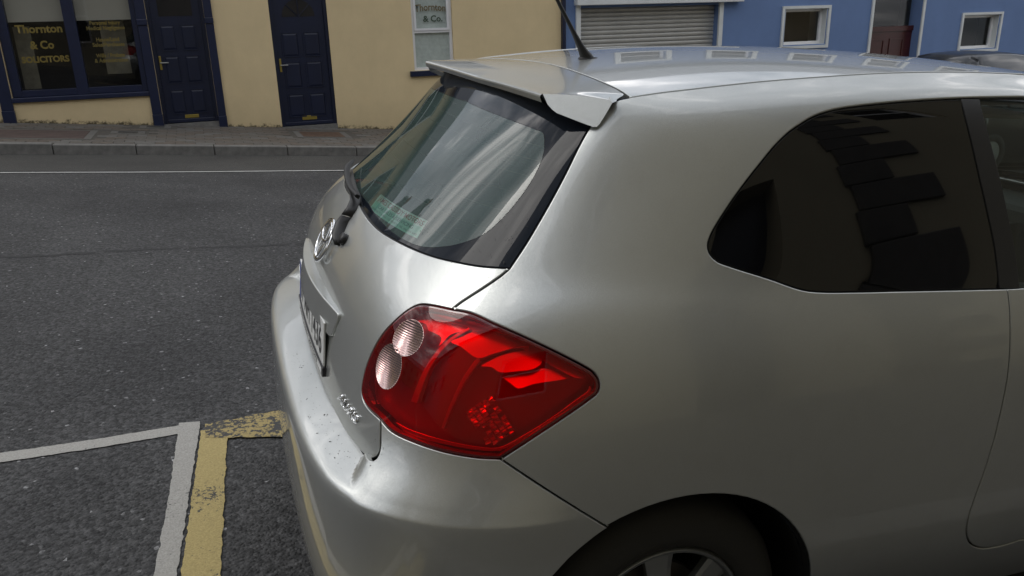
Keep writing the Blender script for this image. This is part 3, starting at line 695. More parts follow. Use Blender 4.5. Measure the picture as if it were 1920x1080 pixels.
# ---- spoiler (upper edge of the tailgate), lofted across the car
def spoiler():
    fy = [-p[1] for p in rs][::-1]; fx = [p[0] for p in rs][::-1]      # seam: y -> x
    ys = np.concatenate([np.linspace(0, .52, 27), np.linspace(.53, .572, 6)])
    T = (-.312, .480, 1.418)
    half = []
    for y in ys:
        s = y/.572; xf = float(np.interp(y, fy, fx)); xf -= .034*float(sstep(np.array((y-.525)/.047)))
        xf -= .003; zf = R(xf, y)[2]-.0006
        yt = .480*s if s < 1 else .480; yt = y*.480/.572
        xt = -.294-.018*(s**2); zt = 1.4135+.0045*s
        sec = []
        for k in range(11):       # top skin, front to back: roof slope first, then a soft step (the raised blade) near the pillar
            f = k/10.; X = xf+(xt-xf)*f; Y = y+(yt-y)*f; Z = zf+(zt-zf)*f
            Z += .007*math.sin(math.pi*f)*(1-.5*s)
            sec.append((X, Y, Z))
        # rounded trailing lip, underside
        sec += [(xt-.0030, yt, zt-.0012), (xt-.0050, yt, zt-.0035), (xt-.0055, yt, zt-.007), (xt-.001, yt, zt-.017), (xt+.010, yt+.001, zt-.022), (xt+.045, yt+(y-yt)*.30, zt-.030), (xt+.085, yt+(y-yt)*.55, zt-.028)]
        half.append(sec)
    n = len(half[0]); V = []; Fc = []
    full = [[(x, y, z) for x, y, z in s] for s in half[::-1]]+[[(x, -y, z) for x, y, z in s] for s in half[1:]]
    for s in full: V += s
    for i in range(len(full)-1):
        for k in range(n-1): Fc.append((i*n+k, i*n+k+1, (i+1)*n+k+1, (i+1)*n+k))
    cheeks = []
    for side in (1, -1):
        i = 0 if side > 0 else len(full)-1; top = [full[i][k] for k in range(11)]
        LP = [(1148, 193, .5785), (1137, 212, .578), (1124, 233, .577), (1119, 238, .576), (1112, 238, .573), (1090, 230, .556), (1062, 219, .531), (1044, 212, .513), (1036, 206, .504), (1027, 196, .493)]
        low = []
        for a in LP: P_ = ray_y(a[0], a[1], -a[2]); low.append((P_[0], side*a[2], P_[2]))
        k0 = len(V); V += top; V += low[::-1]; nn = 11+len(low)       # flat end plate
        f = tuple(range(k0, k0+nn)); cheeks.append(len(Fc)); Fc.append(f if side > 0 else f[::-1])
        k1 = len(V); lw = [top[0]]+low+[top[10]]; V += lw; m_ = len(lw); V += [(x+.004, y-side*.02, z-.006) if i_ in (0, m_-1) else (x+(.004 if i_ < 4 else .02), y-side*.022, z+.010) for i_, (x, y, z) in enumerate(lw)]
        for k in range(m_-1): Fc.append((k1+k, k1+k+1, k1+m_+k+1, k1+m_+k))
    me = mesh(V, Fc, True, 'spoiler')
    for c_ in cheeks: me.polygons[c_].use_smooth = False
    bm = bmesh.new(); bm.from_mesh(me); bmesh.ops.remove_doubles(bm, verts=bm.verts[:], dist=.0003); bmesh.ops.recalc_face_normals(bm, faces=bm.faces[:])
    for e_ in bm.edges:
        if len(e_.link_faces) == 2 and e_.calc_face_angle() > .45: e_.smooth = False
    bm.to_mesh(me); bm.free()
    o = link('spoiler', me, paint, tailgate); return o
sp = spoiler()

# ---- garnish above the number plate, handle
def slab_on(ev, loop, off0, off1, name, m, parent, r=.0015, **k):
    return link(name, patch(ev, loop, off=off1, gap=0, r=r, thick=max(.028, off1-off0), step=.008, name=name, **k), m, parent)
def Woff(d):
    def f(u, v): return W(u, v)+normals(W, u, v)[2]*d
    return f
def garnish(u, v):      # u = to the right of the centre line, v = height
    u = np.asarray(u, float); v = np.asarray(v, float)
    return np.stack([-.7365+.32*u*u-(.905-v)*.11, -u, v], -1)
gh = [(.10, .8325), (.20, .833), (.285, .835), (.300, .842), (.326, .892), (.322, .904), (.28, .9055), (.15, .906)]
garn_loop = [(0, .832)]+gh+[(0, .906)]+[(-u, v) for u, v in gh[::-1]]
garn = link('plate_garnish', patch(garnish, garn_loop, gap=0, r=.003, thick=.03, step=.008, du=.02, dv=.012, su=1, sv=1, name='plate_garnish'), paint, tailgate)
# ---- number plate: flat, under the garnish
def frame_at(y, z, off=0.):
    u, v = uv_at(W, [(abs(y), z)] if False else [(-y, z)], 0, 6, 3, 14, ax=(1, 2))[0] if False else (0, 0)
    return u, v
pl_z0, pl_z1 = .748, .858
xp = W(0., float(v_of_z(.79)))[0]-.006
tilt = math.radians(1)
def plate_to(x, z_):   # plate coordinates (x to the reader's right, z up) -> street frame (the reader stands behind the car)
    bow = .006*(x/.26)**2
    return (xp+bow+z_*math.sin(tilt), -x, (pl_z0+pl_z1)/2+z_*math.cos(tilt))
def bowed(V): return [(plate_to(a, c)[0]-b_, plate_to(a, c)[1], plate_to(a, c)[2]) for a, b_, c in V]
def bowed_box(name, x0, x1, z0, z1, d0, d1, m, parent, n=12):
    V = []; Fc = []
    for i in range(n+1):
        x = x0+(x1-x0)*i/n; V += bowed([(x, d0, z0), (x, d1, z0), (x, d1, z1), (x, d0, z1)])
    for i in range(n):
        for k in range(4): Fc.append((i*4+k, i*4+(k+1) % 4, (i+1)*4+(k+1) % 4, (i+1)*4+k))
    Fc += [(0, 1, 2, 3), (n*4+3, n*4+2, n*4+1, n*4)]
    me = mesh(V, Fc, False, name); bm = bmesh.new(); bm.from_mesh(me); bmesh.ops.recalc_face_normals(bm, faces=bm.faces[:]); bm.to_mesh(me); bm.free()
    return link(name, me, m, parent)
plate = bowed_box('number_plate', -.26, .26, -.055, .055, 0, .004, plate_w, car)
bowed_box('plate_surround', -.268, .268, -.078, -.0555, -.002, .0075, plate_k, plate); bowed_box('plate_strip', -.255, .255, -.074, -.0600, .0077, .0082, plate_w, plate)
def plate_text(s, size, x, z, bold, m, d=.0045, width=None):
    me = text_mesh(s, size, 0, bold, width)
    for v in me.vertices: v.co = bowed([(v.co.x+x, d, v.co.y+z)])[0]
    link('lettering', me, m, plate)
plate_text('07 MH 1436', .098, .012, -.003, .0018, plate_k, width=.44)
plate_text('JAMES CASSIDY MOTORS', .013, .0, -.067, .0003, plate_k, d=.0087, width=.40)
bowed_box('plate_band', -.258, -.222, -.052, .052, .0042, .0046, mat('plate_blue', (.01, .04, .3), .4), plate, n=3)

# ---- map flat artwork onto the body surface (reader behind the car: x to the right = +u)
def on_surface(ev, me, quad, off, thick=0.):
    """quad: uv corners bl, br, tr, tl ; me coordinates in the unit square"""
    q = np.array(quad); co = np.array([v.co[:] for v in me.vertices]); s, t_ = co[:, 0], co[:, 1]
    uv = ((1-s)*(1-t_))[:, None]*q[0]+(s*(1-t_))[:, None]*q[1]+(s*t_)[:, None]*q[2]+((1-s)*t_)[:, None]*q[3]
    P = ev(uv[:, 0], uv[:, 1]); n = normals(ev, uv[:, 0], uv[:, 1])[2]; P = P+n*(off+co[:, 2:3])
    for v, p in zip(me.vertices, P): v.co = p
    me.update(); return me
def unit(me, x0, x1, y0, y1, keep_z=True):
    for v in me.vertices: v.co.x = (v.co.x-x0)/(x1-x0); v.co.y = (v.co.y-y0)/(y1-y0)
    return me
# dealer sticker inside the rear glass (street: 0.34 x 0.09 m)
STK = trace(W, [(690, 388), (779, 444), (799, 411), (711, 361)], 0, 6, 6, VM-.001)
def plane_grid(x0, x1, y0, y1, n=10, m=4, z=0.):
    V = [(x0+(x1-x0)*i/n, y0+(y1-y0)*j/m, z) for j in range(m+1) for i in range(n+1)]
    return mesh(V, [(j*(n+1)+i, j*(n+1)+i+1, (j+1)*(n+1)+i+1, (j+1)*(n+1)+i) for j in range(m) for i in range(n)])
stk = link('dealer_sticker', on_surface(W, plane_grid(0, 1, 0, .60), STK, -.0056), stick_g, rear_win)
link('sticker_band', on_surface(W, plane_grid(0, 1, .60, 1), STK, -.0056), stick_w, rear_win)
for s, cy, hgt, wd, m_ in (('JAMES CASSIDY MOTORS', .76, .30, .94, stick_r), ('CAR SALES & SERVICING', .44, .22, .72, stick_k), ('MOYNALTY, KELLS, CO MEATH. TEL 046 924 4485', .16, .13, .94, stick_k)):
    me = text_mesh(s, hgt*1.25, 0, .003 if hgt > .2 else 0, wd)
    for v in me.vertices: v.co.x += .5; v.co.y += cy
    link('sticker_lettering', on_surface(W, me, STK, -.0052), m_, rear_win)
# model lettering
AUR = trace(W, [(634, 745), (671, 797), (677, 783), (640, 732)], 2, 7, 4, 12)
me = text_mesh('AURIS', 1., .0, .03, .96)
bm = bmesh.new(); bm.from_mesh(me); ext = bmesh.ops.extrude_face_region(bm, geom=bm.faces[:]); 
for v in [g for g in ext['geom'] if isinstance(g, bmesh.types.BMVert)]: v.co.z += .004
bmesh.ops.recalc_face_normals(bm, faces=bm.faces[:]); bm.to_mesh(me); bm.free()
ymin = min(v.co.y for v in me.vertices); ymax = max(v.co.y for v in me.vertices)
for v in me.vertices: v.co.x += .5; v.co.y = (v.co.y-ymin)/(ymax-ymin)
link('model_lettering', on_surface(W, me, AUR, .0005), chrome, tailgate)
# ---- emblem: outer ring and two crossing inner rings
em_uv = trace(W, [(607, 434)], 0, 3, 6, 13)[0]
em_v = em_uv[1]; Pc = W(0., em_v); Pu_, Pv_, n_ = normals(W, np.array(0.), np.array(em_v))
ex = np.array([0, -1., 0]); ez = np.cross(n_, ex); ez = -ez if ez[2] < 0 else ez
def ring(cx, cz, rx, rz, w_, d0, name='emblem', parent=None, n=56):
    V = []; Fc = []; m = 8
    for i in range(n):
        t_ = 2*math.pi*i/n; c = np.array([cx+rx*math.cos(t_), cz+rz*math.sin(t_)]); nn = np.array([math.cos(t_)/rx, math.sin(t_)/rz]); nn /= np.linalg.norm(nn)
        for k in range(m):
            a = 2*math.pi*k/m; r_ = w_*math.cos(a); h_ = .0045*math.sin(a)
            q = c+nn*r_; V.append(Pc+ex*q[0]+ez*q[1]+n_*(d0+h_))
    for i in range(n):
        for k in range(m): Fc.append((i*m+k, i*m+(k+1) % m, ((i+1) % n)*m+(k+1) % m, ((i+1) % n)*m+k))
    me = mesh(V, Fc, True, name); bm = bmesh.new(); bm.from_mesh(me); bmesh.ops.recalc_face_normals(bm, faces=bm.faces[:]); bm.to_mesh(me); bm.free(); return link(name, me, chrome, parent or tailgate)
ring(0, 0, .067, .054, .0062, .010, 'emblem')
ring(0, .0, .020, .0515, .0044, .010, 'emblem'); ring(0, .022, .047, .024, .0044, .0115, 'emblem')
# ---- rear wiper
def bar(path, ws, hs, up, name, m, parent, nseg=5):
    P = [np.array(p, float) for p in smooth(path, nseg)]; n = len(P); wv_ = np.interp(np.linspace(0, 1, n), np.linspace(0, 1, len(ws)), ws); hv = np.interp(np.linspace(0, 1, n), np.linspace(0, 1, len(hs)), hs)
    V = []; Fc = []; prof = [(-1, 0), (-.95, .6), (-.6, .95), (0, 1.05), (.6, .95), (.95, .6), (1, 0)]
    m_ = len(prof); up = np.array(up, float); up /= np.linalg.norm(up)
    for i, p in enumerate(P):
        d = P[min(i+1, n-1)]-P[max(i-1, 0)]; d /= np.linalg.norm(d); s = np.cross(d, up); s /= np.linalg.norm(s); u_ = np.cross(s, d)
        for a, b_ in prof: V.append(p+s*a*wv_[i]/2+u_*b_*hv[i])
    for i in range(n-1):
        for k in range(m_): Fc.append((i*m_+k, i*m_+(k+1) % m_, (i+1)*m_+(k+1) % m_, (i+1)*m_+k))
    Fc += [tuple(range(m_)), tuple(range((n-1)*m_, n*m_))[::-1]]
    me = mesh(V, Fc, True, name); bm = bmesh.new(); bm.from_mesh(me); bmesh.ops.recalc_face_normals(bm, faces=bm.faces[:])
    for e_ in bm.edges:
        if len(e_.link_faces) == 2 and e_.calc_face_angle() > .9: e_.smooth = False
    bm.to_mesh(me); bm.free(); return link(name, me, m, parent)
WP = [((627, 459), (637, 461), .016), ((622, 446), (645, 450), .022), ((622, 436), (650, 439), .026), ((628, 417), (659, 414), .028), ((639, 403), (662, 409), .028), ((650, 388), (672, 392), .027),
      ((656, 374), (678, 379), .026), ((655, 362), (676, 365), .025), ((651, 350), (670, 352), .024), ((648, 338), (667, 339), .022), ((648, 326), (663, 325), .020), ((654, 317), (661, 317), .016)]
def arm(secs, name, parent, m):
    V = []; Fc = []; K = 12
    hits = trace(W, [((a[0]+b_[0])/2, (a[1]+b_[1])/2) for a, b_, _ in secs], -6, 6, 5, VM-.001)
    for (a, b_, pr_), h in zip(secs, hits):
        P = W(*h); dist = np.linalg.norm(P-CAM); vd = (CAM-P)/dist; P = P+vd*pr_
        def at_px(q):
            d = fw*FL+rt*(q[0]-960)+dn*(q[1]-540); d /= np.linalg.norm(d); return CAM+d*(np.dot(P-CAM, vd)/np.dot(d, vd))
        A, Bq = at_px(a), at_px(b_); c = (A+Bq)/2; wv_ = (Bq-A)/2
        for k in range(K):
            t_ = 2*math.pi*k/K; cx, cy = math.cos(t_), math.sin(t_); e_ = .62
            V.append(c+wv_*math.copysign(abs(cx)**e_, cx)+vd*.010*math.copysign(abs(cy)**.8, cy))
    for i in range(len(secs)-1):
        for k in range(K): Fc.append((i*K+k, i*K+(k+1) % K, (i+1)*K+(k+1) % K, (i+1)*K+k))
    Fc += [tuple(range(K))[::-1], tuple(range((len(secs)-1)*K, len(secs)*K))]
    me = mesh(V, Fc, True, name); bm = bmesh.new(); bm.from_mesh(me); bmesh.ops.recalc_face_normals(bm, faces=bm.faces[:]); bm.to_mesh(me); bm.free(); return link(name, me, m, parent)
wiper = arm(WP[:5], 'wiper', car, black)
up_ = [((639.6, 402), (662.6, 408), .029)]+WP[5:]
arm(up_, 'wiper_arm', wiper, black)
hp = trace(W, [(647, 450), (668, 360), (662, 325)], -6, 6, 5, VM-.001); n0 = normals(W, np.array([hp[0][0]]), np.array([hp[0][1]]))[2][0]; pv = W(*hp[0])
vs, fs = sweep([pv-n0*.004, pv+n0*.013], [.0155, .014], 20); link('wiper_spindle', mesh(vs, fs, True), black, wiper)
bl_ = [W(*hp[1])+np.array([-.012, -.12, .012]), W(*hp[1])+np.array([-.012, 0, .012]), W(*hp[2])+np.array([-.012, 0, .012]), W(*hp[2])+np.array([.02, .10, .016])]
bar(bl_, [.010, .012, .012, .008], [.012, .014, .014, .010], (-1, 0, .6), 'wiper_blade', rubber, wiper)
# ---- antenna
ab = ray_y(1102, 102, 0.0); zt_ = R(ab[0], 0.)[2]; ab = np.array([ab[0]-.002, 0, zt_])
tip = ray_y(1045, 0, 0.0); dirn = tip-ab; 
pts = [ab+dirn*f for f in (-.02, .03, .10, .22, .42, .5, 1.0, 1.35)]
vs, fs = sweep(pts, [.019, .0175, .0135, .0095, .0068, .0060, .0048, .0042], 16)
ant = link('antenna', mesh(vs, fs, True), black, car)
vs, fs = lathe([(0.0001, .004), (.017, .0035), (.020, .0), (.021, -.003)], 24); vs = [(ab[0]+x*1.45+.006, ab[1]+z_, ab[2]+y+.001) for x, y, z_ in vs]; link('antenna_foot', mesh(vs, fs, True), rubber, ant)
# ---- windscreen and bonnet close the front of the car
def cross(us, v, bulge, name, m, n=14, nrm_up=True):
    V = []; Fc = []
    for u in us:
        P = W(float(u), float(v))
        for k in range(n+1):
            s = -1+2*k/n; bg_ = 1-s*s; V.append((P[0]+bulge[0]*bg_, -P[1]*s, P[2]+bulge[1]*bg_))
    for i in range(len(us)-1):
        for k in range(n): Fc.append((i*(n+1)+k, i*(n+1)+k+1, (i+1)*(n+1)+k+1, (i+1)*(n+1)+k))
    me = mesh(V, Fc, True, name); bm = bmesh.new(); bm.from_mesh(me); bmesh.ops.recalc_face_normals(bm, faces=bm.faces[:]); bm.to_mesh(me); bm.free()
    return link(name, me, m, car)
cross(np.linspace(12.55, 15.1, 12), VM-.95, (.10, .0), 'windscreen', car_glass)
cross(np.linspace(15.1, UM-.05, 14), VM-1.2, (.0, .035), 'bonnet', paint)
# front lamps
hl = uv_at(W, [(2.95, .66), (3.16, .60), (3.2, .70), (2.9, .78)], 15, UM-1, 3, 14)
both('headlamp', patch(W, hl, off=.004, gap=0, r=.003, thick=.01, du=.3, dv=.3, mirror=True, name='headlamp'), chrome, car)
# ---- wheels
def wheel(cx, side, label=None):
    rim_p = [(.062, .012), (.070, .004), (.185, -.010), (.196, .004), (.203, .006), (.206, .0), (.206, -.012), (.196, -.03), (.19, -.12), (.205, -.20)]
    tyre_p = [(.207, -.003), (.216, .010), (.240, .018), (.275, .014), (.300, .0), (.311, -.022), (.315, -.06), (.315, -.15), (.305, -.185), (.27, -.205), (.206, -.20)]
    Y = -.818 if side > 0 else .818
    def put(vs, fs, name, m, parent, smoothf=True):
        v = [(cx+x, Y-side*y, AZ-.002+z) for x, y, z in vs]
        me = mesh(v, fs, smoothf, name); bm = bmesh.new(); bm.from_mesh(me); bmesh.ops.recalc_face_normals(bm, faces=bm.faces[:])
        for e_ in bm.edges:
            if len(e_.link_faces) == 2 and e_.calc_face_angle() > .7: e_.smooth = False
        bm.to_mesh(me); bm.free(); return link(name, me, m, parent)
    vs, fs = lathe([(.188, -.012), (.192, .0), (.197, .006), (.203, .007), (.207, .002), (.207, -.012), (.196, -.03), (.19, -.12), (.205, -.20)], 64)
    wh = put(vs, fs, 'wheel', alloy, car)
    vs, fs = lathe(tyre_p, 64); ty = put(vs, fs, 'tyre', tyre_m, wh)
    for k in range(7):
        a = 2*math.pi*(k+.12)/7+math.pi/2; V = []; st_ = [(.045, .032, .010, .024), (.10, .026, .004, .020), (.15, .029, -.002, .018), (.193, .036, -.004, .018)]
        for r_, hw, y, th in st_:
            for sx, yy in ((-1, y-th), (-1, y-.003), (-.6, y), (.6, y), (1, y-.003), (1, y-th)):
                x, z = r_, sx*hw; V.append((x*math.cos(a)-z*math.sin(a), yy, x*math.sin(a)+z*math.cos(a)))
        Fc = []
        for i in range(3):
            for j in range(6): Fc.append((i*6+j, i*6+(j+1) % 6, (i+1)*6+(j+1) % 6, (i+1)*6+j))
        put(V, Fc, 'spoke', alloy, wh, False)
    vs, fs = lathe([(.0001, .016), (.03, .015), (.05, .010), (.06, -.01)], 32); put(vs, fs, 'hub_cap', alloy, wh)
    vs, fs = lathe([(.06, -.05), (.135, -.05), (.135, -.065), (.06, -.065)], 40); put(vs, fs, 'brake_disc', mat('brake_steel', (.12, .11, .10), .5, .7) if 'brake_steel' not in MATS else MATS['brake_steel'], wh)
    # liner
    V = []; Fc = []; n = 30
    for i in range(n+1):
        a = math.radians(-30+240*i/n); 
        for r_, y in ((.3635, -.845), (.372, -.80), (.375, -.52)): V.append((cx+r_*math.cos(a), side*y if side > 0 else -y, AZ+r_*math.sin(a)))
    for i in range(n):
        for k in range(2): Fc.append((i*3+k, i*3+k+1, (i+1)*3+k+1, (i+1)*3+k))
    link('wheel_liner', mesh(V, Fc, True), under, car)
for cx in (AX, 2.56):
    for s in (1, -1): wheel(cx, s)
# rolled arch lips behind the paint edge
for cx, u0 in ((AX, 3), (2.56, 13)):
    for s in (1, -1):
        V = []; Fc = []; n = 44
        pts_ = uv_at(W, arch(cx, -18, 198, n), 3 if cx == AX else 12.5, 14 if cx == AX else 21, 0, 10)
        U = np.array(pts_); P = W(U[:, 0], U[:, 1]); P2 = P.copy(); P2[:, 1] += .03
        PP = np.concatenate([P+np.array([0, .003, 0]), P2]); PP[:, 1] *= s; L = len(P)
        link('arch_lip', mesh(PP, [(i, i+1, L+i+1, L+i) for i in range(L-1)], True), under, car)
# ---- underside and interior
m = MB(); m.box(-.60, 3.2, -.50, .50, .18, .24); m.box(.35, 2.15, -.80, .80, .18, .26); m.build('underbody', under, car)
m = MB(); m.box(.30, 2.1, -.74, .74, .27, .33); m.box(-.50, .40, -.46, .46, .50, .62); m.build('cabin_floor', dark_in, car)
m = MB(); m.box(-.42, .02, -.56, .56, .93, .95, .006); m.build('parcel_shelf', dark_in, car)
m = MB()
for s in (-1, 1): m = MB(); m.box(-.40, .30, s*.60-.02, s*.60+.02, .55, 1.0); m.build('side_trim', dark_in, car)
m = MB(); m.prism([(.05, .60), (.42, .60), (.45, .72), (.22, .74), (.06, 1.10), (-.02, 1.10)], -.60, .60); rs_ = m.build('rear_seat', seat_m, car)
for y in (-.38, 0, .38): m = MB(); m.box(-.04, .05, y-.13, y+.13, 1.12, 1.28, .03); m.build('headrest', seat_m, rs_)
for y in (-.36, .36):
    m = MB(); m.prism([(1.05, .40), (1.50, .42), (1.52, .56), (1.15, .58), (.98, 1.15), (.88, 1.15)], y-.24, y+.24); fs_ = m.build('front_seat', seat_m, car)
    m = MB(); m.box(.86, .95, y-.13, y+.13, 1.18, 1.34, .03); m.build('headrest', seat_m, fs_)
m = MB(); m.box(1.85, 2.25, -.72, .72, .70, 1.02, .05); m.build('dashboard', dark_in, car)
m = MB(); m.box(.15, 1.2, -.48, .48, 1.40, 1.410); m.build('headlining', mat('headlining', (.25, .24, .22), .9), car)
# door mirror and handle
for s in (-1, 1):
    m = MB(); m.box(1.78, 1.90, min(s*.83, s*1.0), max(s*.83, s*1.0), 1.03, 1.17, .03); m.build('door_mirror', paint, dp[0] if s < 0 else dp[1], True)
    m = MB(); m.box(.86, 1.06, min(s*.845, s*.895), max(s*.845, s*.895), .885, .915, .01); m.build('door_handle', paint, dp[0] if s < 0 else dp[1], True)
# ---- grit and dried rain marks on the upward faces
def grit(ev, n, poly, size, off, name, asp=1.):
    U = np.array(poly); lo, hi = U.min(0), U.max(0); V = []; Fc = []; k = 0
    while k < n:
        q = np.array([rng.uniform(lo[0], hi[0]), rng.uniform(lo[1], hi[1])])
        if not inside(q[None], poly)[0]: continue
        k += 1; P = ev(q[0], q[1]); nn = normals(ev, q[0:1], q[1:2])[2][0]; a = np.cross(nn, [0, 0, 1.0]); a /= np.linalg.norm(a)+1e-9; b_ = np.cross(nn, a); s = size*rng.lognormal(0, .5); th = rng.uniform(0, 3.14); c_, s_ = math.cos(th), math.sin(th)
        i0 = len(V); L = s*rng.uniform(.6, 2.2)
        for dx, dy in ((-L, -s*.5), (L*.2, -s*.7), (L, 0), (L*.3, s*.6), (-L*.7, s*.5)):
            V.append(P+(a*c_+b_*s_)*dx+(-a*s_+b_*c_)*dy+nn*off)
        V.append(P+nn*(off+s*.5))
        for j in range(5): Fc.append((i0+j, i0+(j+1) % 5, i0+5))
    return link(name, mesh(V, Fc), drop_m, car, kind='stuff')
grit(B, 170, [(0, 7.3), (4.3, 7.5), (4.3, 8.6), (0, 8.8)], .0007, .0004, 'grit_on_bumper')
grit(W, 120, [(.5, 11.0), (4.6, 10.9), (4.9, 9.3), (3.2, 9.6), (1.2, 10.2)], .0006, .0004, 'grit_on_tailgate')
# ------------------------------------------------------------------ THE STREET (world: x along, y across, z up; the road falls to the right)
SL = -.0888
def gz(x): return SL*x
PY = [(-60, -.035), (-1.19, -.034), (1.5, .043), (3.5, .066), (5, .055), (7, -.02), (9.05, -.115), (9.5, -.125), (70, -.125)]
def pr(y): return float(np.interp(y, [p[0] for p in PY], [p[1] for p in PY]))
def road_z(x, y): return SL*x+pr(y)

def asphalt_mat(name, dark, light, scale, bump, patchy=.25, seam=False):
    m = bpy.data.materials.new(name); m.use_nodes = True; t = m.node_tree; b = t.nodes['Principled BSDF']; c = N(t, 'ShaderNodeTexCoord')
    v = N(t, 'ShaderNodeTexVoronoi', Scale=scale); v.feature = 'F1'; t.links.new(c.outputs['Object'], v.inputs['Vector'])
    ns = N(t, 'ShaderNodeTexNoise', Scale=scale*.55, Detail=8., Roughness=.7); t.links.new(c.outputs['Object'], ns.inputs['Vector'])
    nl = N(t, 'ShaderNodeTexNoise', Scale=.9, Detail=5., Roughness=.6); t.links.new(c.outputs['Object'], nl.inputs['Vector'])
    wn = N(t, 'ShaderNodeTexWhiteNoise'); t.links.new(v.outputs['Position'] if 'Position' in v.outputs else v.outputs[2], wn.inputs['Vector'])
    sp = ramp(t, wn.outputs['Value'], 0., tuple(x*.75 for x in dark), .985, light); e3 = sp.color_ramp.elements.new(.995); e3.color = (*[x*1.3 for x in light], 1)
    e4 = sp.color_ramp.elements.new(.9992); e4.color = (*[min(1, x*4.2) for x in light], 1)
    dk = ramp(t, ns.outputs['Fac'], .35, (.45, .45, .45), .62, (1.15, 1.15, 1.15)); c1 = mixc(t, 1., sp.outputs[0], dk.outputs[0], 'MULTIPLY')
    lg = ramp(t, nl.outputs['Fac'], .3, (1-patchy,)*3, .7, (1+patchy, 1+patchy, 1+patchy*.9)); c2 = mixc(t, 1., c1, lg.outputs[0], 'MULTIPLY')
    t.links.new(c2, b.inputs['Base Color']); b.inputs['Roughness'].default_value = .82; b.inputs['Specular IOR Level'].default_value = .35
    cv = ramp(t, v.outputs['Distance'], .0, (1, 1, 1), .62, (0, 0, 0)); hm = mixc(t, .5, cv.outputs[0], ns.outputs['Fac'])
    bp = N(t, 'ShaderNodeBump', Strength=bump, Distance=.010); t.links.new(hm, bp.inputs['Height']); t.links.new(bp.outputs[0], b.inputs['Normal'])
    return m
asph = asphalt_mat('chip_asphalt', (.044, .044, .046), (.082, .082, .085), 85., 1., .32)
asph2 = asphalt_mat('smooth_asphalt', (.058, .057, .055), (.078, .076, .072), 240., .35, .18)
def sheet(name, x0, x1, ys, off, m, nx=2, **p):
    xs = np.linspace(x0, x1, nx); V = [(x, y, road_z(x, y)+off) for y in ys for x in xs]; L = len(xs)
    return link(name, mesh(V, [(j*L+i, j*L+i+1, (j+1)*L+i+1, (j+1)*L+i) for j in range(len(ys)-1) for i in range(L-1)], True, name), m, None, **p)
# ground: the wide terrain sheet lies under everything
xs = [-260, 260]; V = [(x, y, SL*x-.30) for y in (-260, 260) for x in xs]
link('ground', mesh(V, [(0, 1, 3, 2)]), mat('earth', (.11, .10, .08), .95, vary=(.6, .3)), None, kind='structure')
ys = [-1.25, 0, 1.5, 2.0, 2.5, 3, 3.5, 4, 4.5, 5, 5.5, 6, 6.5, 7, 8, 9.05]
sheet('road', -90, 90, ys, 0, asph, 2, kind='structure')
sheet('road_shoulder', -90, 90, [7.30, 7.6, 8, 8.5, 9.04], .004, asph2, 2, kind='structure')
# long joint between two strips of asphalt: a shallow overlap
def joint():
    V = []; Fc = []; xs = np.arange(-14, 14, .05); y0 = [3.62+.055*math.sin(x*1.1)+.03*math.sin(x*3.7)+.04*x+rng.uniform(-.014, .014) for x in xs]
    for x, y in zip(xs, y0):
        w_ = rng.uniform(.008, .03)
        V += [(x, y-w_, road_z(x, y)+.0018), (x, y+w_, road_z(x, y)+.0022)]
    for i in range(len(xs)-1):
        if rng.random() < .12: continue
        Fc.append((2*i, 2*i+2, 2*i+3, 2*i+1))
    link('road_joint', mesh(V, Fc), mat('bitumen_joint', (.022, .022, .023), .8, bump=(150, .8, .004)), None, kind='structure')
joint()
# painted lines: ragged-edged sheets, worn through to the stone
def line_mat(name, col, wear, scale=70.):
    m = bpy.data.materials.new(name); m.use_nodes = True; t = m.node_tree; b = t.nodes['Principled BSDF']; c = N(t, 'ShaderNodeTexCoord')
    ns = N(t, 'ShaderNodeTexNoise', Scale=scale, Detail=8., Roughness=.7); t.links.new(c.outputs['Object'], ns.inputs['Vector'])
    n2 = N(t, 'ShaderNodeTexNoise', Scale=5., Detail=4.); t.links.new(c.outputs['Object'], n2.inputs['Vector'])
    sm = N(t, 'ShaderNodeMath', operation='ADD'); t.links.new(ns.outputs['Fac'], sm.inputs[0]); 
    s2 = N(t, 'ShaderNodeMath', operation='MULTIPLY'); t.links.new(n2.outputs['Fac'], s2.inputs[0]); s2.inputs[1].default_value = .5; t.links.new(s2.outputs[0], sm.inputs[1])
    f = ramp(t, sm.outputs[0], wear, (0, 0, 0), wear+.05, (1, 1, 1))
    g2 = N(t, 'ShaderNodeTexNoise', Scale=160., Detail=6.); t.links.new(c.outputs['Object'], g2.inputs['Vector'])
    cc = ramp(t, g2.outputs['Fac'], .3, tuple(x*.78 for x in col), .7, tuple(min(1, x*1.1) for x in col))
    bc = mixc(t, f.outputs[0], (.05, .05, .05), cc.outputs[0]); t.links.new(bc, b.inputs['Base Color']); b.inputs['Roughness'].default_value = .8
    bp = N(t, 'ShaderNodeBump', Strength=.7, Distance=.006); t.links.new(sm.outputs[0], bp.inputs['Height']); t.links.new(bp.outputs[0], b.inputs['Normal'])
    return m
white_l = line_mat('road_white', (.36, .35, .325), .54); yellow_l = line_mat('road_yellow', (.41, .325, .135), .58); yellow_w = line_mat('road_yellow_worn', (.37, .29, .12), .73, 55.)
white_f = line_mat('road_white_far', (.62, .62, .60), .50)
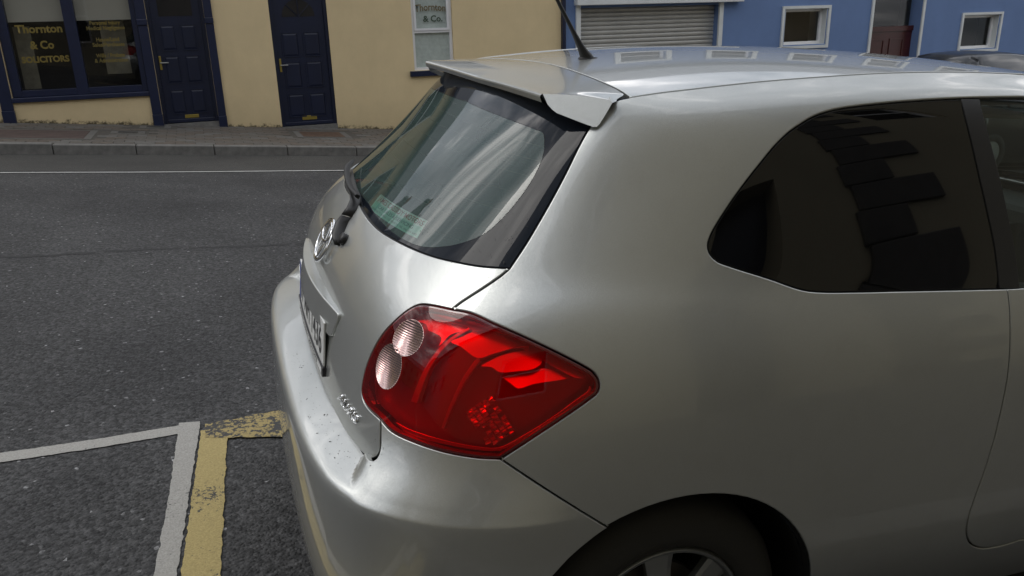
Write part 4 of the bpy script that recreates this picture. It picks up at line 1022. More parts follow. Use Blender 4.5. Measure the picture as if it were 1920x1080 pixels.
def paint_line(name, P, wds, m, off=.004, jit=.0018, step=.008):
    pts = smooth(P, 4); pts = np.array(pts); L = np.concatenate([[0], np.cumsum(np.linalg.norm(np.diff(pts, axis=0), axis=1))]); s = np.arange(0, L[-1], step)
    X = np.interp(s, L, pts[:, 0]); Y = np.interp(s, L, pts[:, 1]); ww = np.interp(s, np.linspace(0, L[-1], len(wds)), wds)
    T = np.gradient(np.stack([X, Y], 1), axis=0); T /= np.linalg.norm(T, axis=1, keepdims=True); n = np.stack([-T[:, 1], T[:, 0]], 1)
    kn = np.ones(3)/3; j1 = np.convolve(rng.normal(0, jit, len(s)+2), kn, 'valid')*1.1; j2 = np.convolve(rng.normal(0, jit, len(s)+2), kn, 'valid')*1.1; V = []
    for i in range(len(s)):
        a = np.array([X[i], Y[i]]); 
        for k in (ww[i]/2+j1[i], ww[i]/6, -ww[i]/6, -ww[i]/2-j2[i]):
            q = a+n[i]*k; V.append((q[0], q[1], road_z(q[0], q[1])+off))
    Fc = [(4*i+k, 4*i+k+1, 4*i+k+5, 4*i+k+4) for i in range(len(s)-1) for k in range(3)]
    me = mesh(V, Fc); 
    if len(Fc) and me.polygons[0].normal.z < 0: me.flip_normals()
    return link(name, me, m, None, kind='structure')
def on_road(px, py, off=.004):
    d = GM @ (fw*FL+rt*(px-960)+dn*(py-540)); o = GM @ CAM; lo, hi = 0., .1
    f = lambda s: (o+d*s)[2]-road_z((o+d*s)[0], (o+d*s)[1])-off
    lo, hi = 1e-5, .02
    for _ in range(60):
        mid = (lo+hi)/2
        if f(mid) > 0: lo = mid
        else: hi = mid
    return (o+d*lo)[:2]
A0, A1 = (on_road(0, 849)+on_road(0, 867))/2, (on_road(372, 791)+on_road(345, 812))/2
wn_ = np.linalg.norm(on_road(200, 819)-on_road(200, 836))*.97
paint_line('bay_line_white', [A0+(A0-A1)*4.5, A0+(A0-A1)*1.5, A0, (on_road(160, 826)+on_road(160, 843))/2, A1], [wn_]*4, white_l)
P0, P1, P2 = (on_road(334, 800)+on_road(376, 796))/2, (on_road(318, 920)+on_road(356, 920))/2, (on_road(295, 1080)+on_road(325, 1080))/2
paint_line('bay_divider_white', [P0+(P0-P1)*.06, P0, P1, P2, P2+(P2-P1)*1.6, P2+(P2-P1)*4], [.075, .062, .06, .062, .065, .065], white_l, .005)
Y0, Y1, Y2 = (on_road(376, 800)+on_road(428, 812))/2, (on_road(361, 920)+on_road(422, 920))/2, (on_road(343, 1080)+on_road(410, 1080))/2
paint_line('bay_divider_yellow', [Y0, Y1, Y2, Y2+(Y2-Y1)*1.6, Y2+(Y2-Y1)*4], [.095, .102, .112, .11, .11], yellow_l, .006, .0022)
Z0, Z1 = (on_road(372, 793)+on_road(398, 826))/2, (on_road(524, 764)+on_road(524, 828))/2
paint_line('bay_line_yellow', [Z0, (Z0+Z1)/2, Z1, Z1+(Z1-Z0)*3, Z1+(Z1-Z0)*5], [.11, .215, .22, .22, .22, .22, .22], yellow_w, .007, .003)
fa_, fb_ = on_road(0, 324), on_road(648, 320)
paint_line('edge_line_white', [fa_+(fa_-fb_)*9, fa_, (on_road(300, 323)), fb_, fb_+(fb_-fa_)*12], [.045]*3, white_f, .008, .003, .03)

# ---- far kerb and footpath (individual kerb stones and paving stones)
KY = 9.02; PB = 11.262
conc = mat('kerb_concrete', (.15, .145, .135), .85, vary=(9, .35), bump=(120, .5, .003))
pave = mat('paving_grey', (.105, .095, .083), .85, vary=(30, .25), bump=(90, .5, .003)); pave_b = mat('paving_brown', (.105, .088, .072), .85, vary=(30, .3), bump=(90, .5, .003)); pave_c = mat('paving_light', (.12, .115, .105), .85, vary=(30, .25), bump=(90, .5, .003))
joint_m = mat('mortar_sand', (.075, .068, .058), .95, vary=(20, .3))
def kerb_run(x0, x1, y, hfun, name, ln=.915, nrmy=-1):
    root = bpy.data.objects.new(name, None); COL.objects.link(root); root['kind'] = 'structure'
    x = x0
    while x < x1:
        h = hfun(x+ln/2); m = MB(); b_ = bmesh.new()
        m.box(0, ln-.008, 0, .14, -.25, h, .012 if abs(x) < 12 else 0); o = m.build('kerb_stone', conc, root); o.location = (x, y if nrmy < 0 else y-.14, road_z(x, y)-.0)
        for v in o.data.vertices: v.co.z += SL*v.co.x
        x += ln
    return root
kerb_run(-16.3, 16, KY, lambda x: .125-.0*x if x > -2.2 else .135, 'far_kerb')
pz0 = road_z(0, KY)+.125      # footpath level at x = 0
def foot_z(x): return pz0+SL*x
def slab(name, x0, x1, y0, y1, z, m, **p):
    V = []; zs = (-.35, z)
    V = [(x, y, SL*x+q) for q in (pz0-.35, pz0+z) for y in (y0, y1) for x in (x0, x1)]
    return link(name, mesh(V, [(0, 2, 3, 1), (4, 5, 7, 6), (0, 1, 5, 4), (2, 6, 7, 3), (0, 4, 6, 2), (1, 3, 7, 5)]), m, None, **p)
foot = slab('far_footpath', -90, 90, KY+.142, PB+.4, -.006, joint_m, kind='structure')
holes = []   # covers etc. set into the paving
def rect_on_path(px4):
    o = GM @ CAM; q = []
    for px, py in px4:
        d = GM @ (fw*FL+rt*(px-960)+dn*(py-540)); s = (foot_z(0)+SL*0-o[2]); 
        tt = (pz0+SL*o[0]-o[2])/(d[2]-SL*d[0]); q.append((o+d*tt)[:2])
    q = np.array(q); return q[:, 0].min(), q[:, 0].max(), q[:, 1].min(), q[:, 1].max()
rust = mat('rusty_cover', (.085, .050, .032), .8, vary=(14, .45), bump=(70, .6, .004)); redtar = mat('red_brown_patch', (.075, .052, .045), .9, vary=(6, .3), bump=(140, .6, .003)); iron = mat('iron_grate', (.035, .033, .03), .7, vary=(30, .3))
for nm, x0, x1, y0, y1, mm, lb in (('access_cover', .52, 1.13, 10.13, 10.72, rust, 'rusty square access cover in a concrete collar before the second blue door'),
                                  ('tarmac_patch', -3.9, -2.30, 9.62, 10.45, redtar, None), ('stop_valve_cover', -1.95, -1.70, 10.28, 10.44, iron, 'small dark valve cover in the footpath before the shop window'),
                                  ('drain_grate', -1.62, -1.38, 10.98, 11.14, iron, 'small dark drain grate at the foot of the shopfront pilaster')):
    holes.append((x0-.10, x1+.10, y0-.08, y1+.08))
    m = MB(); m.box(x0-.09, x1+.09, y0-.07, y1+.07, -.02, -.001); o = m.build('collar', pave_c, None)
    for v in o.data.vertices: v.co.z += foot_z(v.co.x)
    m = MB(); m.box(x0, x1, y0, y1, -.02, .003, .003); c_ = m.build(nm, mm, None)
    for v in c_.data.vertices: v.co.z += foot_z(v.co.x)
    if lb: o.parent = c_; c_['label'] = lb; c_['category'] = 'cover'
    else: o.parent = c_; c_['kind'] = 'structure'
# paving stones: 0.24 x 0.16 in running bond, the nearest 300 singly, the rest joined
stone_meshes = []
for k in range(3):
    m = MB(); m.box(.004, .236, .004, .156, -.03, 0, .004); o = m.build('paving_stone', (pave, pave_b, pave_c)[k], foot); 
    for v in o.data.vertices: v.co.z += SL*v.co.x
    stone_meshes.append(o.data); bpy.data.objects.remove(o)
cells = []
rows_ = int((PB-KY-.142)/.161)
for j in range(rows_+1):
    y = KY+.144+.161*j
    for i in range(-30, 30):
        x = i*.241+(.12 if j % 2 else 0)
        if any(x+.24 > a and x < b_ and y+.16 > c and y < d for a, b_, c, d in holes): continue
        cells.append((x, y))
vis = [c for c in cells if -3.7 < c[0] < 2.0]; vis.sort(key=lambda c: c[1]); near = set(vis[:298]); far = MB()
for c in cells:
    k = rng.choice([0, 0, 0, 1, 1, 2]); dz = rng.uniform(-.0015, .0025)
    if c in near:
        o = link('paving_stone', stone_meshes[k], None, foot); o.location = (c[0], c[1], foot_z(c[0])+dz)
    else:
        z = foot_z(c[0])+dz; far.box(c[0]+.004, c[0]+.236, c[1]+.004, c[1]+.156, z-.03, z)
        for q in range(8): v = far.v[-8+q]; far.v[-8+q] = (v[0], v[1], v[2]+SL*(v[0]-c[0]))
far.build('paving_stones', pave, foot, kind='stuff')
# near footpath under the camera
m = MB(); m.box(-90, 90, -3.4, -1.42, -.4, .10); o = m.build('near_footpath', mat('near_paving', (.070, .065, .056), .9, vary=(12, .3)), None, kind='structure')
for v in o.data.vertices: v.co.z += road_z(v.co.x, -1.2)
kerb_run(-10, 10, -1.26, lambda x: .12, 'near_kerb', nrmy=1)

# ---- buildings
def plaster(name, col, rough=.9, dirt=True, scale=1.2):
    m = bpy.data.materials.new(name); m.use_nodes = True; t = m.node_tree; b = t.nodes['Principled BSDF']; c = N(t, 'ShaderNodeTexCoord')
    n1 = N(t, 'ShaderNodeTexNoise', Scale=scale, Detail=8., Roughness=.65); n2 = N(t, 'ShaderNodeTexNoise', Scale=45., Detail=6., Roughness=.6); n3 = N(t, 'ShaderNodeTexNoise', Scale=11., Detail=8., Roughness=.75)
    for n in (n1, n2, n3): t.links.new(c.outputs['Object'], n.inputs['Vector'])
    a = ramp(t, n1.outputs['Fac'], .3, tuple(x*.92 for x in col), .7, tuple(min(1, x*1.05) for x in col))
    mpn = N(t, 'ShaderNodeMapping'); mpn.inputs['Scale'].default_value = (1.6, 1.6, .30); t.links.new(c.outputs['Object'], mpn.inputs['Vector']); n4 = N(t, 'ShaderNodeTexNoise', Scale=1., Detail=7., Roughness=.7); t.links.new(mpn.outputs[0], n4.inputs['Vector'])
    sr = ramp(t, n4.outputs['Fac'], .30, (.965, .96, .95), .65, (1.01, 1.01, 1.01)); out = mixc(t, 1., a.outputs[0], sr.outputs[0], 'MULTIPLY')
    if dirt:
        s = N(t, 'ShaderNodeSeparateXYZ'); t.links.new(c.outputs['Object'], s.inputs[0])
        hgt = N(t, 'ShaderNodeMath', operation='MULTIPLY_ADD'); t.links.new(s.outputs['X'], hgt.inputs[0]); hgt.inputs[1].default_value = -SL; t.links.new(s.outputs['Z'], hgt.inputs[2])
        q = N(t, 'ShaderNodeMath', operation='MULTIPLY_ADD'); t.links.new(n3.outputs['Fac'], q.inputs[0]); q.inputs[1].default_value = -.34; t.links.new(hgt.outputs[0], q.inputs[2])
        r = ramp(t, q.outputs[0], -.105, (.13, .12, .10), -.06, (1, 1, 1)); r.color_ramp.elements.new(.0)
        r = ramp(t, q.outputs[0], .0, (0, 0, 0), 1., (1, 1, 1))
        mr = N(t, 'ShaderNodeMapRange'); mr.inputs['From Min'].default_value = -.165; mr.inputs['From Max'].default_value = -.115; t.links.new(q.outputs[0], mr.inputs['Value'])
        mr2 = N(t, 'ShaderNodeMapRange'); mr2.inputs['From Min'].default_value = -.16; mr2.inputs['From Max'].default_value = .35; mr2.inputs['To Min'].default_value = .84; t.links.new(q.outputs[0], mr2.inputs['Value'])
        out = mixc(t, mr.outputs[0], tuple(x*.16 for x in col), out)
        sc = N(t, 'ShaderNodeVectorMath', operation='SCALE'); t.links.new(out, sc.inputs[0]); t.links.new(mr2.outputs[0], sc.inputs['Scale']); out = sc.outputs[0]
    t.links.new(out, b.inputs['Base Color']); b.inputs['Roughness'].default_value = rough; b.inputs['Specular IOR Level'].default_value = .25
    bp = N(t, 'ShaderNodeBump', Strength=.35, Distance=.006); t.links.new(n2.outputs['Fac'], bp.inputs['Height']); t.links.new(bp.outputs[0], b.inputs['Normal'])
    return m
ochre = plaster('ochre_render', (.71, .57, .34)); blue_w = plaster('blue_render', (.155, .235, .43)); cream = plaster('cream_render', (.36, .32, .225), dirt=False); grey_w = plaster('grey_render', (.35, .35, .34), dirt=False)
navy = mat('navy_gloss_paint', (.007, .012, .040), .38, vary=(6, .2), bump=(60, .08, .002)); navy_d = mat('navy_door_paint', (.005, .009, .030), .4, vary=(5, .2))
upvc = mat('white_plastic_frame', (.76, .76, .77), .35); white_p = mat('white_surround_paint', (.66, .68, .67), .6, vary=(4, .08)); brass = mat('brass', (.34, .26, .06), .35, .6)
slate = mat('roof_slate', (.07, .075, .085), .6, vary=(9, .3)); stone_q = mat('dark_quoin_stone', (.07, .065, .06), .8, vary=(8, .3), bump=(40, .5, .005)); shut_m = mat('shutter_metal', (.43, .425, .40), .42, .35, vary=(3, .1))
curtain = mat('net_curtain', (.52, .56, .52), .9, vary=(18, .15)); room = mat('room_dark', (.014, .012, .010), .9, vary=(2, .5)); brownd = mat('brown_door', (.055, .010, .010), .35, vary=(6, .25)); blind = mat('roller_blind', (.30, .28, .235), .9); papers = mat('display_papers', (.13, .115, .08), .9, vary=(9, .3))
gold = mat('gold_leaf', (.20, .15, .035), .5, .2); grn_ink = mat('green_lettering', (.05, .075, .05), .5); brown_ink = mat('bronze_lettering', (.16, .12, .055), .5); steel = mat('brushed_metal', (.4, .4, .38), .4, .7)
def wall(name, x0, x1, y, z0, z1, openings, m, parent, thick=.35, back=1):
    """front face at y (facing -y*back); openings = (xa, xb, za, zb, reveal depth)"""
    X = sorted({x0, x1, *[o[0] for o in openings], *[o[1] for o in openings]}); Z = sorted({z0, z1, *[o[2] for o in openings], *[o[3] for o in openings]})
    V = []; Fc = []; id_ = {}
    def vid(x, yy, z):
        k = (round(x, 5), round(yy, 5), round(z, 5))
        if k not in id_: id_[k] = len(V); V.append(k)
        return id_[k]
    for i in range(len(X)-1):
        for j in range(len(Z)-1):
            cx, cz = (X[i]+X[i+1])/2, (Z[j]+Z[j+1])/2
            if any(a < cx < b_ and c < cz < d for a, b_, c, d, *_ in openings): continue
            Fc.append((vid(X[i], y, Z[j]), vid(X[i+1], y, Z[j]), vid(X[i+1], y, Z[j+1]), vid(X[i], y, Z[j+1])))
    for a, b_, c, d, *dp_ in openings:
        yy = y+back*(dp_[0] if dp_ else .15)
        for p, q in (((a, c), (a, d)), ((b_, d), (b_, c)), ((a, d), (b_, d)), ((b_, c), (a, c))):
            Fc.append((vid(p[0], y, p[1]), vid(q[0], y, q[1]), vid(q[0], yy, q[1]), vid(p[0], yy, p[1])))
    yb = y+back*thick
    for p, q in (((x0, z0), (x1, z0)), ((x1, z0), (x1, z1)), ((x1, z1), (x0, z1)), ((x0, z1), (x0, z0))):
        Fc.append((vid(p[0], y, p[1]), vid(q[0], y, q[1]), vid(q[0], yb, q[1]), vid(p[0], yb, p[1])))
    me = mesh(V, Fc); bm = bmesh.new(); bm.from_mesh(me); bmesh.ops.recalc_face_normals(bm, faces=bm.faces[:]); bm.to_mesh(me); bm.free()
    return link(name, me, m, parent)
def frame(name, x0, x1, y, z0, z1, w_, d, m, parent, back=1, wb=None):
    mb = MB(); ya, yb = sorted((y, y+back*d)); wb = wb or w_
    mb.box(x0, x0+w_, ya, yb, z0, z1); mb.box(x1-w_, x1, ya, yb, z0, z1); mb.box(x0+w_, x1-w_, ya+.001, yb-.001, z1-w_, z1); mb.box(x0+w_, x1-w_, ya+.001, yb-.001, z0, z0+wb)
    o = mb.build(name, m, parent); return o
def pane(x0, x1, y, z0, z1, parent, m=None, name='pane', rot=0.):
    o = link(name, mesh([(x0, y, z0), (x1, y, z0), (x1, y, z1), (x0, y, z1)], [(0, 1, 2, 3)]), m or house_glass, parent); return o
def simple_window(x0, x1, y, z0, z1, parent, back=1, fw_=.06, surround=None, mid=True):
    f = frame('window', x0, x1, y+back*.10, z0, z1, fw_, .06, upvc, parent, back)
    if mid: mb = MB(); zc = (z0+z1)/2+.02; mb.box(x0+fw_, x1-fw_, min(y+back*.102, y+back*.155), max(y+back*.102, y+back*.155), zc-.03, zc+.03); mb.build('transom', upvc, f)
    pane(x0+fw_, x1-fw_, y+back*.13, z0+fw_, z1-fw_, f); pane(x0, x1, y+back*.33, z0, z1, f, room, 'room_shade')
    if surround:
        s = surround; fr = frame('window_surround', x0-s, x1+s, y-back*.025, z0-s, z1+s, s-.001, .024, white_p, parent, back)
    return f
def roof_gable(x0, x1, y0, y1, z, h, parent, over=.25):
    ym = (y0+y1)/2; V = []; 
    m = MB(); m.add([(x0, y0-over, z-.06), (x1, y0-over, z-.06), (x1, ym, z+h), (x0, ym, z+h), (x1, y1+over, z-.06), (x0, y1+over, z-.06),
                     (x0, y0-over, z+.06), (x1, y0-over, z+.06), (x1, ym, z+h+.14), (x0, ym, z+h+.14), (x1, y1+over, z+.06), (x0, y1+over, z+.06)],
                    [(0, 3, 2, 1), (3, 5, 4, 2), (6, 7, 8, 9), (9, 8, 10, 11), (0, 1, 7, 6), (5, 11, 10, 4), (0, 6, 9, 3), (3, 9, 11, 5), (1, 2, 8, 7), (2, 4, 10, 8)])
    r = m.build('roof', slate, parent)
    m = MB(); m.add([(x0+.02, y0+.1, z), (x0+.02, y1-.1, z), (x0+.02, ym, z+h), (x1-.02, y0+.1, z), (x1-.02, y1-.1, z), (x1-.02, ym, z+h)], [(0, 1, 2), (3, 5, 4)])
    m.build('gable', grey_w, parent)
    for cx in (x0+.6, x1-.6):
        m = MB(); m.box(cx-.45, cx+.45, ym-.3, ym+.3, z+h-.5, z+h+.9); m.box(cx-.5, cx+.5, ym-.35, ym+.35, z+h+.9, z+h+1.0)
        ch = m.build('chimney', grey_w, r)
        for dx in (-.22, .22):
            vs, fs = sweep([(cx+dx, ym, z+h+1.0), (cx+dx, ym, z+h+1.35)], [.11, .09], 10); link('chimney_pot', mesh(vs, fs, True), mat('clay_pot', (.25, .10, .06), .8) if 'clay_pot' not in MATS else MATS['clay_pot'], ch)
    return r

# --- ochre office building across the street
F = 11.264
off_ = thing('office_building', 'ochre rendered solicitors office with navy shopfront and two navy doors', 'building', (0, F, 0))
off_.location = (0, 0, 0)
D1 = (-1.385, -.598); D2 = (.335, 1.205)
eave = 4.7
shop = (-3.295, -1.52, .60, 2.30, .20)
up_w = [(-3.0, -2.0, 2.95, 4.2, .18), (-.6, .4, 2.95, 4.2, .18), (2.4, 3.4, 2.95, 4.2, .18)]
ops = [shop, (D1[0], D1[1], -.40, 2.32, .20), (D2[0], D2[1], -.60, 2.12, .14), (2.545, 3.235, .745, 2.05, .12)]+up_w
wall('wall', -6.2, 5.195, F, -1.6, eave, ops, ochre, off_)
roof_gable(-6.2, 5.195, F, F+8, eave, 2.0, off_)
m = MB(); m.box(-6.2, 5.19, F+1.4, F+8, -2, eave-.02); m.build('rear_block', grey_w, off_)
for a, b_, c, d, _ in up_w:
    simple_window(a, b_, F, c, d, off_); m = MB(); m.box(a-.07, b_+.07, F-.06, F+.1, c-.09, c-.002, .008); m.build('window_sill', navy, off_)
# shopfront: pilasters, sill board, mullion, two big panes
sf = MB(); sf.box(-3.285, -3.17, F+.02, F+.12, .655, 2.3); sf.box(-2.465, -2.315, F+.02, F+.13, .651, 2.3); sf.box(-1.595, -1.525, F+.02, F+.12, .655, 2.3)
sf.box(-3.169, -2.466, F+.022, F+.12, .651, .74, .004); sf.box(-2.314, -1.596, F+.022, F+.12, .651, .74, .004)
shopf = sf.build('shopfront', navy, off_)
m = MB(); m.box(-3.30, -1.52, F-.05, F+.13, .580, .648, .01); m.build('shop_sill', navy, shopf)
for x0, x1, zb in ((-3.455, -3.302, .30), (-1.52, -1.388, .125), (-.597, -.482, .045)):
    m = MB(); m.box(x0, x1, F-.035, F+.02, zb+.18, 1.57, .004); m.box(x0-.004, x1+.004, F-.05, F+.02, zb-.12, zb+.178, .006); m.box(x0-.004, x1+.004, F-.05, F+.02, 1.572, 1.66, .01); m.box(x0, x1, F-.035, F+.02, 1.662, 2.35); m.build('pilaster', navy, shopf)
m = MB(); m.box(-3.5, -.45, F-.10, F+.02, 2.352, 2.75, .01); m.box(-3.53, -.42, F-.16, F+.02, 2.752, 2.83, .01); m.build('fascia', navy, shopf)
p1 = pane(-3.17, -2.466, F+.07, .741, 2.3, shopf, name='shop_pane')
# pane turned a few degrees in its frame, skew added to mirror the silver car
p2 = link('shop_pane', mesh([(-2.314, F+.050, .741), (-1.596, F+.115, .741), (-1.596, F+.115, 2.3), (-2.314, F+.050, 2.3)], [(0, 1, 2, 3)]), house_glass, shopf)
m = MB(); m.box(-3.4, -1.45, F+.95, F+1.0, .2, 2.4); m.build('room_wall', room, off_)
m = MB(); m.box(-3.4, -1.45, F+.14, F+1.0, .55, .60); m.build('window_board', room, shopf)
for a, b_ in ((-3.17, -2.466), (-2.314, -1.596)): m = MB(); m.box(a, b_, F+.135, F+.145, 1.66, 2.3); m.build('roller_blind', blind, shopf)
m = MB(); m.box(-3.16, -2.95, F+.30, F+.32, .74, 1.6); m.build('curtain', papers, shopf)
m = MB(); m.box(-2.05, -1.72, F+.30, F+.32, .90, 1.66); m.build('document_display', papers, shopf)
def wall_text(s, x, z, size, m, parent, y, width=None, bold=.004, curve=0.):
    me = text_mesh(s, size, 0, bold, width)
    for v in me.vertices:
        px, pz = v.co.x, v.co.y; v.co = (x+px, y, z+pz-curve*px*px)
    return link('lettering', me, m, parent)
for s, x, z, sz, wd in (('Thornton', -2.800, 1.565, .150, .585), ('& Co', -2.80, 1.35, .150, .30), ('SOLICITORS', -2.79, 1.155, .115, .60)): wall_text(s, x, z, sz, gold, shopf, F+.062, wd, .005)
for s, z, wd in (('Personal Injury', 1.615, .40), ('Medical Negligence', 1.545, .50), ('House/Land', 1.395, .30), ('Sales/Purchases', 1.325, .42), ('Wills / Probate', 1.175, .38), ('& Administration', 1.105, .44)): wall_text(s, -1.95, z, .075, gold, shopf, F+.043+.03, wd, .002)
# panelled doors
def panel_door(x0, x1, zb, zt, y, parent, m, transom=None, slot=None, handle_z=1.0, fan=False, zsl=None):
    fr = frame('door_frame', x0, x1, y-.03, zb-.3, zt, .05, .09, m, parent)
    d = MB(); d.box(x0+.052, x1-.052, y, y+.045, zb+.06, zt-.052); leaf = d.build('door', m, parent)
    xm = (x0+x1)/2; W_ = (x1-x0-.104); cols = ((x0+.052+.10, xm-.045), (xm+.045, x1-.052-.10))
    H_ = [(zb+.53, zb+.99-.0), (zb+1.10, zb+1.44)] if not fan else [(.51, .52)]
    for a, b_ in cols:
        for c, e_ in ((zb+.16, zb+.50), (zb+.61, zb+.99), (zb+1.085, zb+1.43)):
            # recessed field with raised centre: moulding frame proud of the leaf, panel inside
            frame('panel_moulding', a-.012, b_+.012, y-.012, c-.012, e_+.012, .016, .0115, m, leaf)
            k = MB(); k.add([(a+.03, y-.008, c+.03), (b_-.03, y-.008, c+.03), (b_-.03, y-.008, e_-.03), (a+.03, y-.008, e_-.03), (a+.005, y-.0005, c+.005), (b_-.005, y-.0005, c+.005), (b_-.005, y-.0005, e_-.005), (a+.005, y-.0005, e_-.005)],
                            [(0, 1, 2, 3), (4, 5, 1, 0), (5, 6, 2, 1), (6, 7, 3, 2), (7, 4, 0, 3)]); k.build('door_panel', m, leaf)
    k = MB(); k.box(x0+.052, x1-.052, y-.03, y-.001, zb+.02, zb+.075, .008); k.build('weather_bar', m, leaf)
    if fan:
        n = 12; cz = zt-.62+.16; V = [(xm, y-.004, cz)]+[(xm+.25*math.cos(math.pi*i/n), y-.004, cz+.25*math.sin(math.pi*i/n)) for i in range(n+1)]
        link('fanlight', mesh(V, [(0, i+1, i+2) for i in range(n)]), room, leaf)
        for q in (45, 90, 135): a = math.radians(q); vs, fs = sweep([(xm, y-.006, cz), (xm+.25*math.cos(a), y-.006, cz+.25*math.sin(a))], .008, 4); link('glazing_bar', mesh(vs, fs), m, leaf)
    else:
        k = MB(); k.box(x0+.16, x1-.16, y-.004, y-.001, zb+1.56, zb+1.95); k.build('door_glass', room, leaf)
    hx = x0+.085; k = MB(); k.box(hx-.016, hx+.016, y-.012, y-.001, handle_z-.10, handle_z+.10, .004); hd = k.build('door_handle', brass, leaf)
    k = MB(); k.box(hx-.005, hx+.115, y-.045, y-.030, handle_z-.006, handle_z+.010, .004); k.box(hx-.006, hx+.006, y-.031, y-.0125, handle_z-.004, handle_z+.008); k.build('lever', steel, hd)
    k = MB(); k.box(slot[0], slot[1], y-.010, y-.001, slot[2], slot[3], .003); k.build('letter_plate', brass, leaf)
    return leaf
panel_door(D1[0]+.0, D1[1]-.0, .13, 2.3, F+.10, off_, navy_d, slot=(-1.075, -.875, .212, .262), handle_z=1.035)
panel_door(D2[0]+.0, D2[1]-.0, -.03, 2.1, F+.06, off_, navy_d, slot=(.665, .895, .068, .135), handle_z=.925, fan=True)
for d0, d1, z in ((D1[0], D1[1], .13), (D2[0], D2[1], -.03)):
    m = MB(); m.box(d0, d1, F-.02, F+.3, z-.4, z+.012); m.build('door_step', conc, off_)
# small window with lettering, navy sill
wf = frame('window', 2.548, 3.232, F+.045, .746, 2.05, .045, .06, upvc, off_)
m = MB(); m.box(2.594, 3.186, F+.047, F+.10, 1.335, 1.372); m.build('transom', upvc, wf)
frame('sash', 2.594, 3.186, F+.030, 1.373, 2.0, .034, .05, upvc, wf)
pane(2.594, 3.186, F+.085, .79, 1.334, wf); pane(2.63, 3.15, F+.07, 1.41, 1.97, wf)
m = MB(); m.box(2.56, 3.22, F+.10, F+.105, .76, 2.04); m.build('net_curtain', curtain, wf)
m = MB(); m.box(2.462, 3.315, F-.06, F+.05, .655, .742, .006); m.build('window_sill', navy, off_)
wall_text('Thornton', 2.885, 1.735, .155, brown_ink, wf, F+.066, .52, .003, .35); wall_text('& Co.', 2.92, 1.555, .135, grn_ink, wf, F+.066, .33, .004)
m = MB(); m.box(5.197, 5.262, F-.07, F-.002, -1.5, eave, .01); dpipe = m.build('downpipe', navy, off_)

# --- blue house further down
bh_ = thing('blue_house', 'blue rendered terraced house with roller shutter and white window surrounds', 'building', (0, 0, 0))
bo = [(5.56, 8.42, -1.2, 1.66, .22), (9.955, 10.955, .875, 1.545, .20), (12.12, 13.415, -1.6, 2.35, .30), (14.605, 15.66, .62, 1.315, .20)]
ups = [(6.3, 7.3, 2.9, 3.9, .2), (8.35, 9.35, 2.9, 3.9, .2), (10.4, 11.4, 2.9, 3.9, .2), (12.5, 13.5, 2.9, 3.9, .2), (14.7, 15.7, 2.9, 3.9, .2), (17.2, 18.2, 2.9, 3.9, .2)]
wall('wall', 5.264, 19.5, F+.012, -3, 4.55, bo+ups, blue_w, bh_)
roof_gable(5.264, 19.5, F, F+8, 4.55, 1.9, bh_); m = MB(); m.box(5.27, 19.4, F+1.4, F+8, -3, 4.5); m.build('rear_block', grey_w, bh_)
for a, b_, c, d, _ in ups: simple_window(a, b_, F, c, d, bh_, surround=.12)
frame('window_surround', 9.865, 11.03, F-.02, .80, 1.60, .055, .031, white_p, bh_); frame('window_surround', 14.55, 15.74, F-.02, .55, 1.37, .05, .031, white_p, bh_); frame('door_surround', 12.06, 13.475, F-.02, -2.0, 2.41, .058, .031, white_p, bh_)
for a, b_, c, d in ((9.955, 10.955, .875, 1.545), (14.605, 15.66, .62, 1.315)):
    # white painted reveals
    rv = frame('window_reveal', a, b_, F+.013, c, d, .006, .185, white_p, bh_)
    f = frame('window', a+.006, b_-.006, F+.14, c+.006, d-.006, .05, .05, upvc, bh_)
    pane(a+.056, b_-.056, F+.165, c+.056, d-.056, f); m = MB(); m.box(a, b_, F+.5, F+.51, c, d); m.build('room_shade', room, f)
# brown door with glass above
m = MB(); m.box(12.12, 13.415, F+.20, F+.25, -1.6, 1.05); bd = m.build('door', brownd, bh_)
for a, b_ in ((12.30, 12.68), (12.82, 13.20)):
    frame('panel_moulding', a, b_, F+.185, .15, .90, .03, .0145, brownd, bd); frame('panel_moulding', a, b_, F+.185, -.85, .02, .03, .0145, brownd, bd)
m = MB(); m.box(12.12, 13.415, F+.17, F+.25, 1.052, 1.15); m.build('transom', brownd, bd); pane(12.16, 13.37, F+.21, 1.152, 2.3, bd); m = MB(); m.box(12.12, 13.415, F+.6, F+.61, 1.1, 2.4); m.build('room_shade', room, bd)
# roller shutter, each lath its own piece
frame('shutter_frame', 5.475, 8.50, F-.035, -1.3, 1.80, .085, .046, white_p, bh_)
m = MB(); m.box(5.44, 8.86, F-.16, F+.0, 1.70, 2.02, .01); m.build('shutter_box', white_p, bh_)
sh = MB(); sh.box(5.56, 8.42, F+.17, F+.18, -1.2, 1.70); shp = sh.build('roller_shutter', shut_m, bh_)
prof = [(0, 0), (-.010, .006), (-.017, .02), (-.019, .038), (-.017, .055), (-.010, .069), (0, .0745)]
V = [(x, y, z) for x in (0, 2.86) for y, z in prof]; n = len(prof); lath = mesh(V, [(i, n+i, n+i+1, i+1) for i in range(n-1)], False, 'slat'); lath.materials.append(shut_m)
for k in range(38):
    o = link('slat', lath, None, shp); o.location = (5.56, F+.168, 1.655-.0765*(k+1))
